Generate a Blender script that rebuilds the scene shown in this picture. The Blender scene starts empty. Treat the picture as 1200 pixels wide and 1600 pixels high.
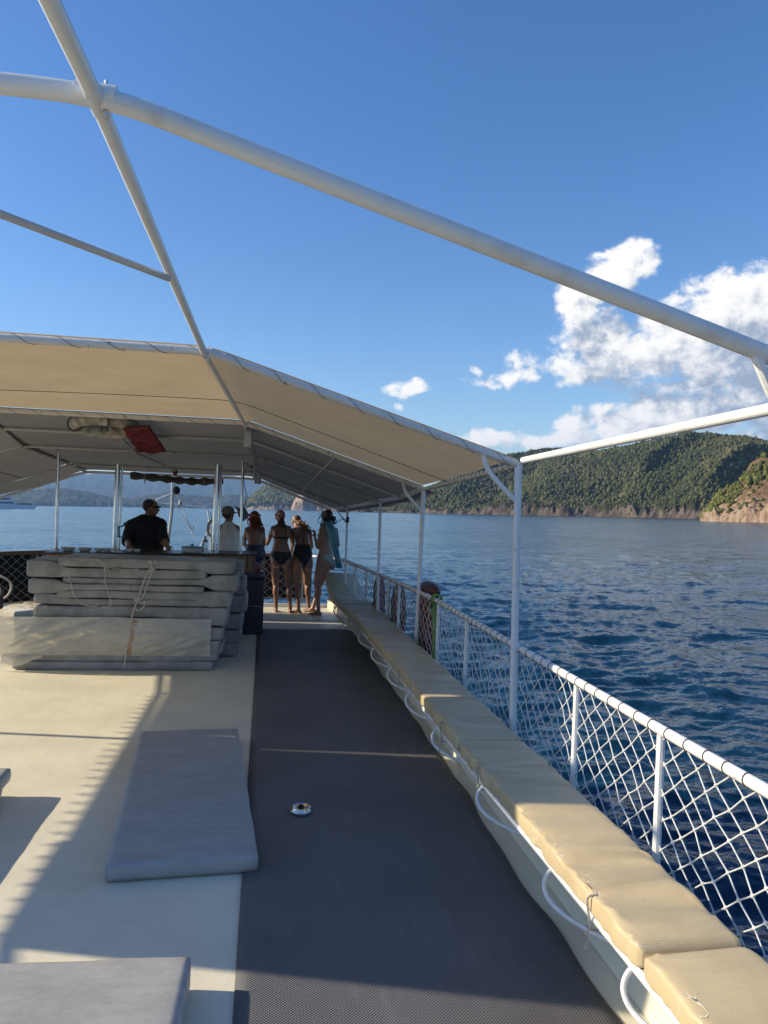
import bpy, math, random
import numpy as np
from mathutils import Vector, Matrix
random.seed(7); RNG = np.random.default_rng(7)
S = bpy.context.scene; COL = S.collection
R = math.radians
# ------------------------------------------------------------------ camera geometry
# boat frame: x starboard, y to the bow, z up from the deck. The boat heels and pitches a little against the level sea.
F = 1200.; EYE = 1.7
def nrm(v): v = np.array(v, float); return v/np.linalg.norm(v)
yc = nrm([(415-600)/F, (800-783)/F, -1]); kk = .038*yc[0]+yc[1]
zc = nrm([.038, 1, -kk/yc[2]]); xc = np.cross(yc, zc)
MB = np.stack([xc, yc, zc], 1)                 # boat -> camera
up = nrm([.015, 1, .0021]); yw = nrm(yc-np.dot(yc, up)*up); xw = np.cross(yw, up)
MW = np.stack([xw, yw, up], 1)                 # level world -> camera
H3 = MW.T @ MB                                 # boat -> level world
H = Matrix([[*H3[0], 0], [*H3[1], 0], [*H3[2], 0], [0, 0, 0, 1]])
cam_pos = H3 @ np.array([0, 0, EYE])
cd = bpy.data.cameras.new('camera'); cam = bpy.data.objects.new('camera', cd); COL.objects.link(cam)
WT = MW.T
cam.matrix_world = Matrix([[*WT[0], cam_pos[0]], [*WT[1], cam_pos[1]], [*WT[2], cam_pos[2]], [0, 0, 0, 1]])
cd.sensor_fit = 'HORIZONTAL'; cd.sensor_width = 36; cd.lens = 36; cd.clip_start = .05; cd.clip_end = 60000
S.camera = cam
SEA = -2.8
# ------------------------------------------------------------------ light and sky
SUN_EL = R(28.5); SUN_D = nrm([-math.cos(R(10)), math.sin(R(10)), 0])
sun_dir = np.array([SUN_D[0]*math.cos(SUN_EL), SUN_D[1]*math.cos(SUN_EL), math.sin(SUN_EL)])
sl = bpy.data.lights.new('sun', 'SUN'); sl.energy = 4.9; sl.angle = R(.53); sl.color = (1, .86, .64)
so = bpy.data.objects.new('sun', sl); COL.objects.link(so)
so.rotation_mode = 'QUATERNION'; so.rotation_quaternion = Vector(sun_dir).to_track_quat('Z', 'Y')
S.view_settings.view_transform = 'Standard'; S.view_settings.look = 'None'
S.view_settings.exposure = 0.46; S.view_settings.gamma = 1
S.cycles.max_bounces = 8; S.cycles.volume_bounces = 0; S.cycles.transparent_max_bounces = 12
S.cycles.caustics_reflective = False; S.cycles.caustics_refractive = False

class NT:
    def __init__(s, t): s.t = t; s.n = t.nodes; s.l = t.links
    def new(s, k, **kw):
        n = s.n.new(k)
        for a, v in kw.items(): setattr(n, a, v)
        return n
    def put(s, sock, v):
        if isinstance(v, bpy.types.NodeSocket): s.l.new(v, sock)
        elif v is not None: sock.default_value = v
    def m(s, op, a, b=None, c=None, clamp=False):
        n = s.new('ShaderNodeMath', operation=op, use_clamp=clamp)
        s.put(n.inputs[0], a); s.put(n.inputs[1], b) if b is not None else 0
        if c is not None: s.put(n.inputs[2], c)
        return n.outputs[0]
    def vm(s, op, a, b=None):
        n = s.new('ShaderNodeVectorMath', operation=op); s.put(n.inputs[0], a)
        if b is not None: s.put(n.inputs[1], b)
        return n.outputs['Value'] if op in ('LENGTH', 'DOT_PRODUCT') else n.outputs[0]
    def ramp(s, v, stops, mode='LINEAR'):
        n = s.new('ShaderNodeValToRGB'); n.color_ramp.interpolation = mode; s.put(n.inputs[0], v)
        e = n.color_ramp.elements
        while len(e) < len(stops): e.new(.5)
        for i, (p, c) in enumerate(stops): e[i].position = p; e[i].color = (*c, 1) if len(c) == 3 else c
        return n.outputs[0]
    def noise(s, vec, scale, detail=4, rough=.55, dist=0, dim='3D'):
        n = s.new('ShaderNodeTexNoise', noise_dimensions=dim); s.put(n.inputs['Vector'], vec)
        n.inputs['Scale'].default_value = scale; n.inputs['Detail'].default_value = detail
        n.inputs['Roughness'].default_value = rough; n.inputs['Distortion'].default_value = dist
        return n.outputs[0]
    def mix(s, f, a, b, bt='MIX'):
        n = s.new('ShaderNodeMix', data_type='RGBA', blend_type=bt); s.put(n.inputs[0], f)
        s.put(n.inputs[6], a if not isinstance(a, tuple) or len(a) == 4 else (*a, 1)); s.put(n.inputs[7], b if not isinstance(b, tuple) or len(b) == 4 else (*b, 1))
        return n.outputs[2]
    def step(s, v, lo, hi):
        n = s.new('ShaderNodeMapRange', interpolation_type='SMOOTHSTEP'); s.put(n.inputs[0], v)
        n.inputs[1].default_value = lo; n.inputs[2].default_value = hi
        return n.outputs[0]

def dir_of(px, py):  # level-world direction seen at a photo pixel
    return nrm(MW.T @ np.array([(px-600)/F, (800-py)/F, -1]))
def azel(px, py):
    d = dir_of(px, py); return math.atan2(d[0], d[1]), math.asin(d[2])

W = bpy.data.worlds.new('World'); S.world = W; W.use_nodes = True
w = NT(W.node_tree); w.n.clear()
sky = w.new('ShaderNodeTexSky', sky_type='NISHITA', sun_disc=False)
sky.sun_elevation = SUN_EL; sky.sun_rotation = math.atan2(SUN_D[0], SUN_D[1]); sky.altitude = 0
sky.air_density = 1.0; sky.dust_density = .35; sky.ozone_density = 2.6
hs = w.new('ShaderNodeHueSaturation'); hs.inputs['Saturation'].default_value = 1.26; hs.inputs['Hue'].default_value = .508; hs.inputs['Value'].default_value = 1.02; w.l.new(sky.outputs[0], hs.inputs['Color'])
# clouds are drawn in sky direction (azimuth, elevation), far beyond the haze
g = bpy.data.node_groups.new('cloud_density', 'ShaderNodeTree')
g.interface.new_socket('P', in_out='INPUT', socket_type='NodeSocketVector'); g.interface.new_socket('D', in_out='OUTPUT', socket_type='NodeSocketFloat')
q = NT(g); gi = q.new('NodeGroupInput'); go = q.new('NodeGroupOutput')
wob = q.new('ShaderNodeTexNoise'); wob.inputs['Scale'].default_value = 26; wob.inputs['Detail'].default_value = 3; q.l.new(gi.outputs[0], wob.inputs['Vector'])
wv = q.vm('SUBTRACT', wob.outputs['Color'], (.5, .5, .5)); sc = q.new('ShaderNodeVectorMath', operation='SCALE'); q.l.new(wv, sc.inputs[0]); sc.inputs['Scale'].default_value = .035
P2 = q.vm('ADD', gi.outputs[0], sc.outputs[0])
blobs = [(985,408,48,30,1.1),(955,425,40,38,1.1),(905,478,34,48,1.05),(935,535,62,52,1.1),(990,560,95,42,1.05),(1060,548,100,55,1.05),(1040,505,50,35,.8),
 (1140,480,75,58,1.15),(1195,520,95,95,1.2),(1120,555,100,45,1.05),(1190,450,60,40,.9),(870,572,55,16,.62),(820,560,30,14,.4),(1110,602,110,24,.85),(940,580,70,24,.8),
 (905,672,58,24,.85),(960,662,66,34,1.0),(1030,650,80,42,1.1),(1110,640,90,44,1.1),(1190,625,90,55,1.1),(860,688,60,14,.75),(760,685,40,15,.8),(800,692,60,10,.6),
 (640,607,36,14,.85),(622,636,11,8,.6),(795,588,44,18,.85),(770,596,40,10,.6),(750,577,13,11,.7),(880,535,16,10,.4),(1190,690,90,22,.7),
 (1290,560,140,110,1.1),(1330,660,180,50,1),(130,742,60,10,.9),(60,748,60,9,.7)]
acc = None
for bx, by, rx, ry, wt in blobs:
    a, e = azel(bx, by); a2, _ = azel(bx+10, by); _, e2 = azel(bx, by-10)
    kx = 10/abs(a2-a)/rx/1.16; ky = 10/abs(e2-e)/ry/1.16
    d = q.vm('MULTIPLY', q.vm('SUBTRACT', P2, (a, e, 0)), (kx, ky, 0))
    f = q.m('MULTIPLY', q.m('SUBTRACT', 1.0, q.vm('DOT_PRODUCT', d, d)), wt)
    f = q.m('MAXIMUM', f, -1.2)
    acc = f if acc is None else q.m('SMOOTH_MAX', acc, f, .12)
pn = q.vm('MULTIPLY', gi.outputs[0], (1, 1.25, 1))
n1 = q.noise(pn, 30, 11, .62, .3); n2 = q.noise(pn, 90, 6, .6)
d = q.m('ADD', acc, q.m('MULTIPLY', q.m('SUBTRACT', n1, .5), 2.8))
d = q.m('ADD', d, q.m('MULTIPLY', q.m('SUBTRACT', n2, .5), .7))
q.l.new(d, go.inputs[0])
tc = w.new('ShaderNodeTexCoord'); sx = w.new('ShaderNodeSeparateXYZ'); w.l.new(tc.outputs['Generated'], sx.inputs[0])
az = w.m('ARCTAN2', sx.outputs[0], sx.outputs[1]); el = w.m('ARCSINE', sx.outputs[2])
cb = w.new('ShaderNodeCombineXYZ'); w.l.new(az, cb.inputs[0]); w.l.new(el, cb.inputs[1])
def dens(off):
    gn = w.new('ShaderNodeGroup', node_tree=g); w.l.new(w.vm('ADD', cb.outputs[0], off), gn.inputs[0]); return gn.outputs[0]
d0 = dens((0, 0, 0)); d1 = dens((-.016, .013, 0)); d2 = dens((-.012, .05, 0))
alpha = w.step(d0, -.04, .80)
light = w.m('ADD', w.m('MULTIPLY', w.m('SUBTRACT', d0, d1), .26), .86)
light = w.m('SUBTRACT', light, w.m('MULTIPLY', w.step(d2, .1, 1.8), .58))
light = w.m('MINIMUM', w.m('MAXIMUM', light, .42), 1.06)
ccol = w.mix(w.step(light, .4, 1.0), (2.5, 3.0, 3.8), (7.0, 6.8, 6.5))
ccol2 = w.mix(1.0, ccol, w.ramp(light, [(0, (.8, .8, .8)), (1, (1, 1, 1))]), 'MULTIPLY')
fin = w.mix(alpha, hs.outputs[0], ccol2)
bg = w.new('ShaderNodeBackground'); w.l.new(fin, bg.inputs[0]); bg.inputs[1].default_value = .125
wo = w.new('ShaderNodeOutputWorld'); w.l.new(bg.outputs[0], wo.inputs[0])

# ------------------------------------------------------------------ helpers
def at(x, y, Y):                     # boat-frame point at distance Y forward, seen at photo pixel
    r = MB.T @ np.array([(x-600)/F, (800-y)/F, -1]); return r*(Y/r[1])+np.array([0, 0, EYE])
def onz(x, y, z=0.):
    r = MB.T @ np.array([(x-600)/F, (800-y)/F, -1]); return r*((z-EYE)/r[2])+np.array([0, 0, EYE])
BOAT = []
def thing(name, label, cat, loc=(0, 0, 0), rz=0, group=None, boat=True):
    o = bpy.data.objects.new(name, None); COL.objects.link(o); o.empty_display_size = .1
    o.location = loc; o.rotation_euler = (0, 0, rz); tag(o, label, cat, group)
    if boat: BOAT.append(o)
    return o
def tag(o, label=None, cat=None, group=None, kind=None):
    if label: o['label'] = label
    if cat: o['category'] = cat
    if group: o['group'] = group
    if kind: o['kind'] = kind
    return o
class G:
    def __init__(s): s.v = []; s.f = []; s.k = 0
    def raw(s, v, f):
        v = np.asarray(v, float); s.v.append(v); s.f += [tuple(i+s.k for i in a) for a in f]; s.k += len(v); return s
    def box(s, c, d, rz=0, rot=None):
        c = np.array(c, float); d = np.array(d, float)/2
        p = np.array([[x, y, z] for x in (-1, 1) for y in (-1, 1) for z in (-1, 1)])*d
        if rz: p = p @ np.array([[math.cos(rz), math.sin(rz), 0], [-math.sin(rz), math.cos(rz), 0], [0, 0, 1]])
        if rot is not None: p = p @ np.array(rot).T
        return s.raw(p+c, [(0, 1, 3, 2), (4, 6, 7, 5), (0, 4, 5, 1), (2, 3, 7, 6), (0, 2, 6, 4), (1, 5, 7, 3)])
    def tube(s, pts, r, n=10, closed=False, cap=True):
        P = np.array(pts, float); m = len(P); rr = np.broadcast_to(np.asarray(r, float), (m,))
        if closed: T = np.roll(P, -1, 0)-np.roll(P, 1, 0)
        else: T = np.gradient(P, axis=0)
        T /= np.linalg.norm(T, axis=1)[:, None]+1e-12
        a = np.array([0, 0, 1.]) if abs(T[0][2]) < .9 else np.array([1., 0, 0])
        U = np.cross(T[0], a); U /= np.linalg.norm(U); vs = []
        ang = np.arange(n)*2*math.pi/n
        for i in range(m):
            U = U-T[i]*np.dot(U, T[i]); U /= np.linalg.norm(U)+1e-12; V = np.cross(T[i], U)
            vs.append(P[i]+rr[i]*(np.cos(ang)[:, None]*U+np.sin(ang)[:, None]*V))
        f = []
        for i in range(m if closed else m-1):
            j = (i+1) % m
            for k in range(n): l = (k+1) % n; f.append((i*n+k, i*n+l, j*n+l, j*n+k))
        if not closed and cap: f.append(tuple(range(n))[::-1]); f.append(tuple((m-1)*n+k for k in range(n)))
        return s.raw(np.concatenate(vs), f)
    def ell(s, c, rad, axes=None, nu=16, nv=10):
        v = []; f = []
        for i in range(nv+1):
            t = math.pi*i/nv
            for k in range(nu): a = 2*math.pi*k/nu; v.append((math.sin(t)*math.cos(a)*rad[0], math.sin(t)*math.sin(a)*rad[1], math.cos(t)*rad[2]))
        for i in range(nv):
            for k in range(nu): l = (k+1) % nu; f.append((i*nu+k, (i+1)*nu+k, (i+1)*nu+l, i*nu+l))
        v = np.array(v)
        if axes is not None: v = v @ np.array(axes)
        return s.raw(v+np.array(c, float), f)
    def grid(s, A):                       # A[i][j] -> 3-vectors
        A = np.asarray(A, float); m, n = A.shape[:2]
        return s.raw(A.reshape(-1, 3), [(i*n+j, (i+1)*n+j, (i+1)*n+j+1, i*n+j+1) for i in range(m-1) for j in range(n-1)])
    def lathe(s, prof, c=(0, 0, 0), n=24):
        v = [(r*math.cos(2*math.pi*k/n), r*math.sin(2*math.pi*k/n), z) for r, z in prof for k in range(n)]
        f = [(i*n+k, i*n+(k+1) % n, (i+1)*n+(k+1) % n, (i+1)*n+k) for i in range(len(prof)-1) for k in range(n)]
        return s.raw(np.array(v)+np.array(c, float), f)
    def mesh(s, name, smooth=True):
        me = bpy.data.meshes.new(name); V = np.concatenate(s.v)
        lens = np.array([len(a) for a in s.f]); idx = np.concatenate([np.array(a) for a in s.f]) if len(s.f) < 5000 else np.fromiter((i for a in s.f for i in a), int)
        me.vertices.add(len(V)); me.vertices.foreach_set('co', V.ravel().astype(np.float32))
        me.loops.add(len(idx)); me.loops.foreach_set('vertex_index', idx.astype(np.int32))
        me.polygons.add(len(lens)); me.polygons.foreach_set('loop_start', np.concatenate([[0], np.cumsum(lens)[:-1]]).astype(np.int32))
        me.polygons.foreach_set('use_smooth', np.full(len(lens), smooth)); me.update(calc_edges=True); me.validate()
        return me
    def build(s, name, mat, parent=None, smooth=True, sharp=35, bevel=0, boat=True, off=None):
        me = s.mesh(name, smooth); return link(name, me, mat, parent, sharp if smooth else None, bevel, boat, off)
def link(name, me, mat, parent=None, sharp=35, bevel=0, boat=True, off=None):
    o = bpy.data.objects.new(name, me); COL.objects.link(o)
    if mat: me.materials.clear(); me.materials.append(mat)
    if parent is not None:
        o.parent = parent
        if off is not None: o.location = off
        elif parent.type == 'EMPTY' and parent.rotation_euler.z == 0: o.location = -Vector(parent.location)   # vertices are in boat coordinates
    elif boat: BOAT.append(o)
    if sharp:
        try: me.set_sharp_from_angle(angle=R(sharp))
        except Exception: pass
    if bevel:
        b = o.modifiers.new('b', 'BEVEL'); b.width = bevel; b.segments = 2; b.limit_method = 'ANGLE'
    return o
def struct(o): o['kind'] = 'structure'; return o
def spline(pts, n=8):
    P = np.array(pts, float); P = np.vstack([2*P[0]-P[1], P, 2*P[-1]-P[-2]]); out = []
    for i in range(1, len(P)-2):
        for t in np.linspace(0, 1, n, endpoint=False):
            a, b, c, d = P[i-1], P[i], P[i+1], P[i+2]
            out.append(.5*((2*b)+(-a+c)*t+(2*a-5*b+4*c-d)*t*t+(-a+3*b-3*c+d)*t**3))
    out.append(P[-2]); return np.array(out)
def hermite(xs, ys): return lambda x: np.interp(x, xs, ys)
TAB = RNG.random((256, 256))
def vnoise(x, y):
    x = np.asarray(x, float); y = np.asarray(y, float); xi = np.floor(x).astype(int); yi = np.floor(y).astype(int)
    fx = x-xi; fy = y-yi; fx = fx*fx*(3-2*fx); fy = fy*fy*(3-2*fy)
    a = TAB[xi & 255, yi & 255]; b = TAB[(xi+1) & 255, yi & 255]; c = TAB[xi & 255, (yi+1) & 255]; d = TAB[(xi+1) & 255, (yi+1) & 255]
    return (a*(1-fx)+b*fx)*(1-fy)+(c*(1-fx)+d*fx)*fy
def fbm(x, y, o=5, g=.5):
    s = 0; a = 1; t = 0
    for i in range(o): s = s+a*vnoise(x*2**i+17.3*i, y*2**i+9.1*i); t += a; a *= g
    return s/t

# ------------------------------------------------------------------ materials
def M(name, col, rough=.5, metal=0, var=.0, vs=6, bump=0, bs=30, var_col=None, coat=0, sub=0, spec=.5, stretch=None, detail=5, blo=.4, bhi=.65):
    m = bpy.data.materials.new(name); m.use_nodes = True; t = NT(m.node_tree); p = t.n['Principled BSDF']
    tcn = t.new('ShaderNodeTexCoord').outputs['Object']
    if stretch: tcn = t.vm('MULTIPLY', tcn, stretch)
    p.inputs['Roughness'].default_value = rough; p.inputs['Metallic'].default_value = metal
    p.inputs['Specular IOR Level'].default_value = spec; p.inputs['Coat Weight'].default_value = coat
    if var or var_col:
        n = t.noise(tcn, vs, detail)
        vc = var_col or tuple(c*(1-var) for c in col)
        c = t.mix(t.step(n, blo, bhi), (*col, 1), (*vc, 1)); t.l.new(c, p.inputs['Base Color'])
        rr = t.m('ADD', t.m('MULTIPLY', t.noise(tcn, vs*1.7, 3), .25), rough-.12); t.l.new(rr, p.inputs['Roughness'])
    else: p.inputs['Base Color'].default_value = (*col, 1)
    if bump:
        b = t.new('ShaderNodeBump'); b.inputs['Strength'].default_value = min(1, bump); b.inputs['Distance'].default_value = .01
        t.l.new(t.noise(tcn, bs, 6, .6), b.inputs['Height']); t.l.new(b.outputs[0], p.inputs['Normal'])
    return m
def cloth_mat(name, col, trans, tw=.5, weave=240):
    m = bpy.data.materials.new(name); m.use_nodes = True; t = NT(m.node_tree); t.n.clear()
    tcn = t.new('ShaderNodeTexCoord').outputs['Object']
    n = t.noise(tcn, 2.2, 6, .6); n2 = t.noise(tcn, weave, 2)
    f = t.m('ADD', t.m('MULTIPLY', n, .35), t.m('MULTIPLY', n2, .4))
    k = t.ramp(f, [(.25, (.78, .78, .78)), (.5, (1, 1, 1))])
    a = t.new('ShaderNodeBsdfDiffuse'); b = t.new('ShaderNodeBsdfTranslucent')
    t.l.new(t.mix(1., (*col, 1), k, 'MULTIPLY'), a.inputs[0]); t.l.new(t.mix(1., (*trans, 1), k, 'MULTIPLY'), b.inputs[0])
    mx = t.new('ShaderNodeMixShader'); mx.inputs[0].default_value = tw; t.l.new(a.outputs[0], mx.inputs[1]); t.l.new(b.outputs[0], mx.inputs[2])
    bp = t.new('ShaderNodeBump'); bp.inputs['Strength'].default_value = .3; bp.inputs['Distance'].default_value = .004
    t.l.new(t.noise(tcn, 7, 5), bp.inputs['Height']); t.l.new(bp.outputs[0], a.inputs['Normal'])
    o = t.new('ShaderNodeOutputMaterial'); t.l.new(mx.outputs[0], o.inputs[0]); return m
white = M('white_paint', (.78, .78, .76), .35, var_col=(.62, .60, .55), vs=9, blo=.5, bhi=.8, bump=.12, bs=60)
rail_white = M('rail_paint', (.74, .75, .76), .4, var_col=(.55, .53, .48), vs=14, blo=.55, bhi=.8, bump=.1, bs=70)
old_white = M('chipped_white', (.66, .65, .62), .55, var_col=(.10, .085, .07), vs=38, blo=.63, bhi=.70, bump=.5, bs=40)
grey_paint = M('grey_tube_paint', (.50, .49, .46), .5, var_col=(.22, .19, .16), vs=20, blo=.58, bhi=.72, bump=.2)
steel = M('polished_steel', (.72, .72, .70), .16, 1, var=.12, vs=12)
brushed = M('brushed_steel', (.60, .59, .57), .28, 1, var=.2, vs=30)
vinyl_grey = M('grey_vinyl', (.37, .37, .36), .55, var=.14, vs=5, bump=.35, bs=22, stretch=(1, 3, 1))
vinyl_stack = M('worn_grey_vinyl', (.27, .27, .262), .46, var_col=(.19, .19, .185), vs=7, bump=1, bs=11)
navy = M('navy_plastic', (.006, .010, .030), .4, var=.3, vs=3)
black = M('black_cloth', (.012, .012, .013), .85, var=.4, vs=9, bump=.3)
ropem = M('off_white_rope', (.55, .53, .47), .8, var=.3, vs=120, bump=.8, bs=400)
ropedark = M('dark_cord', (.07, .065, .06), .8)
netm = M('net_cord', (.60, .62, .62), .7, var=.25, vs=60)
maroon = M('maroon_cover', (.20, .03, .032), .7, var_col=(.07, .015, .02), vs=8, bump=.8, bs=14)
red = M('faded_red', (.19, .028, .035), .6, var_col=(.10, .015, .02), vs=9, bump=.6, bs=20)
dirty_white = M('dirty_white', (.50, .48, .42), .7, var_col=(.25, .22, .17), vs=12, bump=.5, bs=30)
green_rope = M('lime_rope', (.22, .38, .09), .7, var=.3, vs=90, bump=.6, bs=300)
green_pot = M('green_enamel', (.05, .11, .065), .25, var=.2, vs=8)
ceramic = M('white_ceramic', (.7, .7, .68), .25, var=.06)
plastic_w = M('white_plastic', (.6, .62, .64), .4, var=.1)
robe = M('white_robe_cloth', (.80, .79, .77), .85, var=.12, vs=12, bump=.5, bs=40)
polo = M('navy_knit', (.012, .014, .022), .85, var=.3, vs=20, bump=.5, bs=90)
swim_black = M('black_swimwear', (.010, .010, .012), .55, var=.3, vs=30)
swim_navy = M('navy_swimwear', (.012, .018, .06), .5, var=.3, vs=20)
swim_pale = M('pale_swimwear', (.40, .42, .36), .6, var=.2, vs=20)
trunks = M('dark_trunks', (.03, .03, .04), .8, var=.3)
towelm = M('blue_towel', (.10, .36, .50), .95, var_col=(.45, .66, .70), vs=14, bump=1, bs=180, stretch=(4, 4, .7))
def skinm(n, c): return M(n, c, .40, var_col=tuple(x*.86 for x in c), vs=7, bump=.1, bs=90)
skin_tan = skinm('tanned_skin', (.27, .145, .10)); skin_fair = skinm('fair_skin', (.36, .205, .15)); skin_man = skinm('weathered_skin', (.36, .18, .12))
hair_dark = M('dark_brown_hair', (.045, .026, .017), .5, var=.5, vs=60, stretch=(6, 6, .6)); hair_red = M('red_brown_hair', (.16, .042, .022), .5, var=.5, vs=60, stretch=(6, 6, .6))
hair_blond = M('blond_brown_hair', (.22, .13, .07), .5, var=.5, vs=50, stretch=(6, 6, .6)); hair_grey = M('greying_hair', (.06, .055, .05), .6, var=.4, vs=60)
pinkscarf = M('pink_patterned_scarf', (.50, .14, .20), .8, var_col=(.62, .58, .40), vs=26, blo=.48, bhi=.55); redscarf = M('red_scarf', (.50, .04, .05), .8, var_col=(.65, .35, .35), vs=20)
capm = M('grey_cap_cloth', (.16, .155, .16), .85, var_col=(.30, .29, .28), vs=25)
hull_white = M('hull_paint', (.7, .7, .68), .35, var=.08)
teak = bpy.data.materials.new('teak_slats'); teak.use_nodes = True; t = NT(teak.node_tree); p = t.n['Principled BSDF']
oc = t.new('ShaderNodeTexCoord').outputs['Object']; s3 = t.new('ShaderNodeSeparateXYZ'); t.l.new(oc, s3.inputs[0])
wn = t.new('ShaderNodeTexWhiteNoise', noise_dimensions='1D'); t.l.new(t.m('FLOOR', t.m('MULTIPLY', s3.outputs[0], 13.2)), wn.inputs['W'])
gr = t.noise(t.vm('MULTIPLY', oc, (30, 30, 2)), 2, 6, .6)
c1 = t.ramp(t.m('ADD', t.m('MULTIPLY', wn.outputs[0], .6), t.m('MULTIPLY', gr, .4)), [(.2, (.17, .085, .035)), (.8, (.36, .20, .095))])
t.l.new(c1, p.inputs['Base Color']); p.inputs['Roughness'].default_value = .45
# deck
deckm = bpy.data.materials.new('deck_paint'); deckm.use_nodes = True; t = NT(deckm.node_tree); p = t.n['Principled BSDF']
oc = t.new('ShaderNodeTexCoord').outputs['Object']
a = t.noise(oc, 1.6, 7, .62); b = t.noise(oc, 14, 6, .6); c = t.noise(oc, 3.1, 2, .5, 1.2)
base = t.mix(t.step(a, .35, .7), (.76, .715, .56, 1), (.66, .62, .49, 1))
base = t.mix(t.m('MULTIPLY', t.step(b, .60, .72), .35), base, (.46, .43, .35, 1))
crack = t.m('SUBTRACT', 1., t.step(t.m('ABSOLUTE', t.m('SUBTRACT', c, .5)), 0, .0035))
base = t.mix(t.m('MULTIPLY', crack, .10), base, (.30, .28, .22, 1))
sp = t.noise(oc, 42, 2, .5); base = t.mix(t.m('MULTIPLY', t.step(sp, .735, .76), .55), base, (.16, .14, .11, 1))
t.l.new(base, p.inputs['Base Color']); t.l.new(t.m('ADD', t.m('MULTIPLY', b, .3), .28), p.inputs['Roughness'])
bp = t.new('ShaderNodeBump'); bp.inputs['Strength'].default_value = .45; bp.inputs['Distance'].default_value = .008
t.l.new(t.m('ADD', t.noise(oc, 9, 8, .62), t.m('MULTIPLY', t.noise(oc, 120, 2), .12)), bp.inputs['Height']); t.l.new(bp.outputs[0], p.inputs['Normal'])
# non-slip mat
matm = bpy.data.materials.new('woven_mat'); matm.use_nodes = True; t = NT(matm.node_tree); p = t.n['Principled BSDF']
oc = t.new('ShaderNodeTexCoord').outputs['Object']; s3 = t.new('ShaderNodeSeparateXYZ'); t.l.new(oc, s3.inputs[0])
wx = t.m('SINE', t.m('MULTIPLY', s3.outputs[0], 2*math.pi/.0125)); wy = t.m('SINE', t.m('MULTIPLY', s3.outputs[1], 2*math.pi/.0125))
pr = t.m('MULTIPLY', wx, wy); cell = t.step(pr, -.15, .35)
rows = t.step(wx, -.2, .6)
big = t.noise(oc, 1.3, 4); cc = t.mix(t.m('MULTIPLY', cell, .9), (.022, .022, .025, 1), (.29, .29, .29, 1)); cc = t.mix(t.m('MULTIPLY', rows, .25), cc, (.16, .15, .15, 1))
cc = t.mix(t.m('MULTIPLY', t.step(big, .45, .7), .3), cc, (.04, .04, .045, 1)); cc = t.mix(t.m('MULTIPLY', t.step(t.noise(t.vm('MULTIPLY', oc, (3, .8, 1)), 2.3, 6, .65), .54, .72), .22), cc, (.24, .243, .245, 1))
t.l.new(cc, p.inputs['Base Color']); p.inputs['Roughness'].default_value = .6
bp = t.new('ShaderNodeBump'); bp.inputs['Strength'].default_value = .5; bp.inputs['Distance'].default_value = .003; t.l.new(pr, bp.inputs['Height']); t.l.new(bp.outputs[0], p.inputs['Normal'])
# bench cushion vinyl: tan, with crazed white cracks along the worn front edge
vinyl_tan = bpy.data.materials.new('tan_vinyl'); vinyl_tan.use_nodes = True; t = NT(vinyl_tan.node_tree); p = t.n['Principled BSDF']
oc = t.new('ShaderNodeTexCoord').outputs['Object']; s3 = t.new('ShaderNodeSeparateXYZ'); t.l.new(oc, s3.inputs[0])
a = t.noise(oc, 3.5, 6, .6)
base = t.mix(t.step(a, .35, .7), (.56, .455, .27, 1), (.49, .395, .235, 1))
vo = t.new('ShaderNodeTexVoronoi', feature='DISTANCE_TO_EDGE'); vo.inputs['Scale'].default_value = 15; t.l.new(t.vm('ADD', oc, t.vm('MULTIPLY', t.new('ShaderNodeTexNoise').outputs['Color'], (.1, .1, .1))), vo.inputs['Vector'])
at_ = t.new('ShaderNodeAttribute', attribute_name='edge'); edge = at_.outputs['Fac']
wear = t.m('MULTIPLY', t.m('SUBTRACT', 1., t.step(vo.outputs['Distance'], .0, .035)), t.m('MULTIPLY', edge, t.step(t.noise(oc, 5, 3), .42, .58)))
base = t.mix(t.m('MULTIPLY', wear, .75), base, (.62, .58, .50, 1))
base = t.mix(t.m('MULTIPLY', edge, t.m('MULTIPLY', t.step(t.noise(oc, 8, 5), .55, .7), .5)), base, (.52, .42, .26, 1))
t.l.new(base, p.inputs['Base Color']); p.inputs['Roughness'].default_value = .42
bp = t.new('ShaderNodeBump'); bp.inputs['Strength'].default_value = .5; bp.inputs['Distance'].default_value = .006
t.l.new(t.m('ADD', t.noise(t.vm('MULTIPLY', oc, (1, 3.2, 1)), 8, 6, .55, .6), t.m('MULTIPLY', wear, .25)), bp.inputs['Height']); t.l.new(bp.outputs[0], p.inputs['Normal'])
tan_cloth = cloth_mat('tan_awning_cloth', (.46, .37, .25), (.61, .455, .26), .48)
grey_cloth = cloth_mat('grey_awning_cloth', (.30, .295, .275), (.22, .215, .20), .16, 60)
# clear plastic film
film = bpy.data.materials.new('cloudy_film'); film.use_nodes = True; t = NT(film.node_tree); t.n.clear()
oc = t.new('ShaderNodeTexCoord').outputs['Object']; s3 = t.new('ShaderNodeSeparateXYZ'); t.l.new(oc, s3.inputs[0])
df = t.new('ShaderNodeBsdfDiffuse'); tl = t.new('ShaderNodeBsdfTranslucent'); gl = t.new('ShaderNodeBsdfGlossy'); tr = t.new('ShaderNodeBsdfTransparent')
gl.inputs['Roughness'].default_value = .22
ln = t.m('ADD', t.m('MULTIPLY', s3.outputs[2], -.42), -1.02)      # an orange rub mark running down the film
band = t.m('ABSOLUTE', t.m('SUBTRACT', t.m('SUBTRACT', s3.outputs[0], t.m('MULTIPLY', s3.outputs[2], .17)), -1.285))
mk = t.m('MULTIPLY', t.m('SUBTRACT', 1., t.step(band, .006, .03)), t.step(t.noise(oc, 18, 5, .7), .44, .56))
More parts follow.
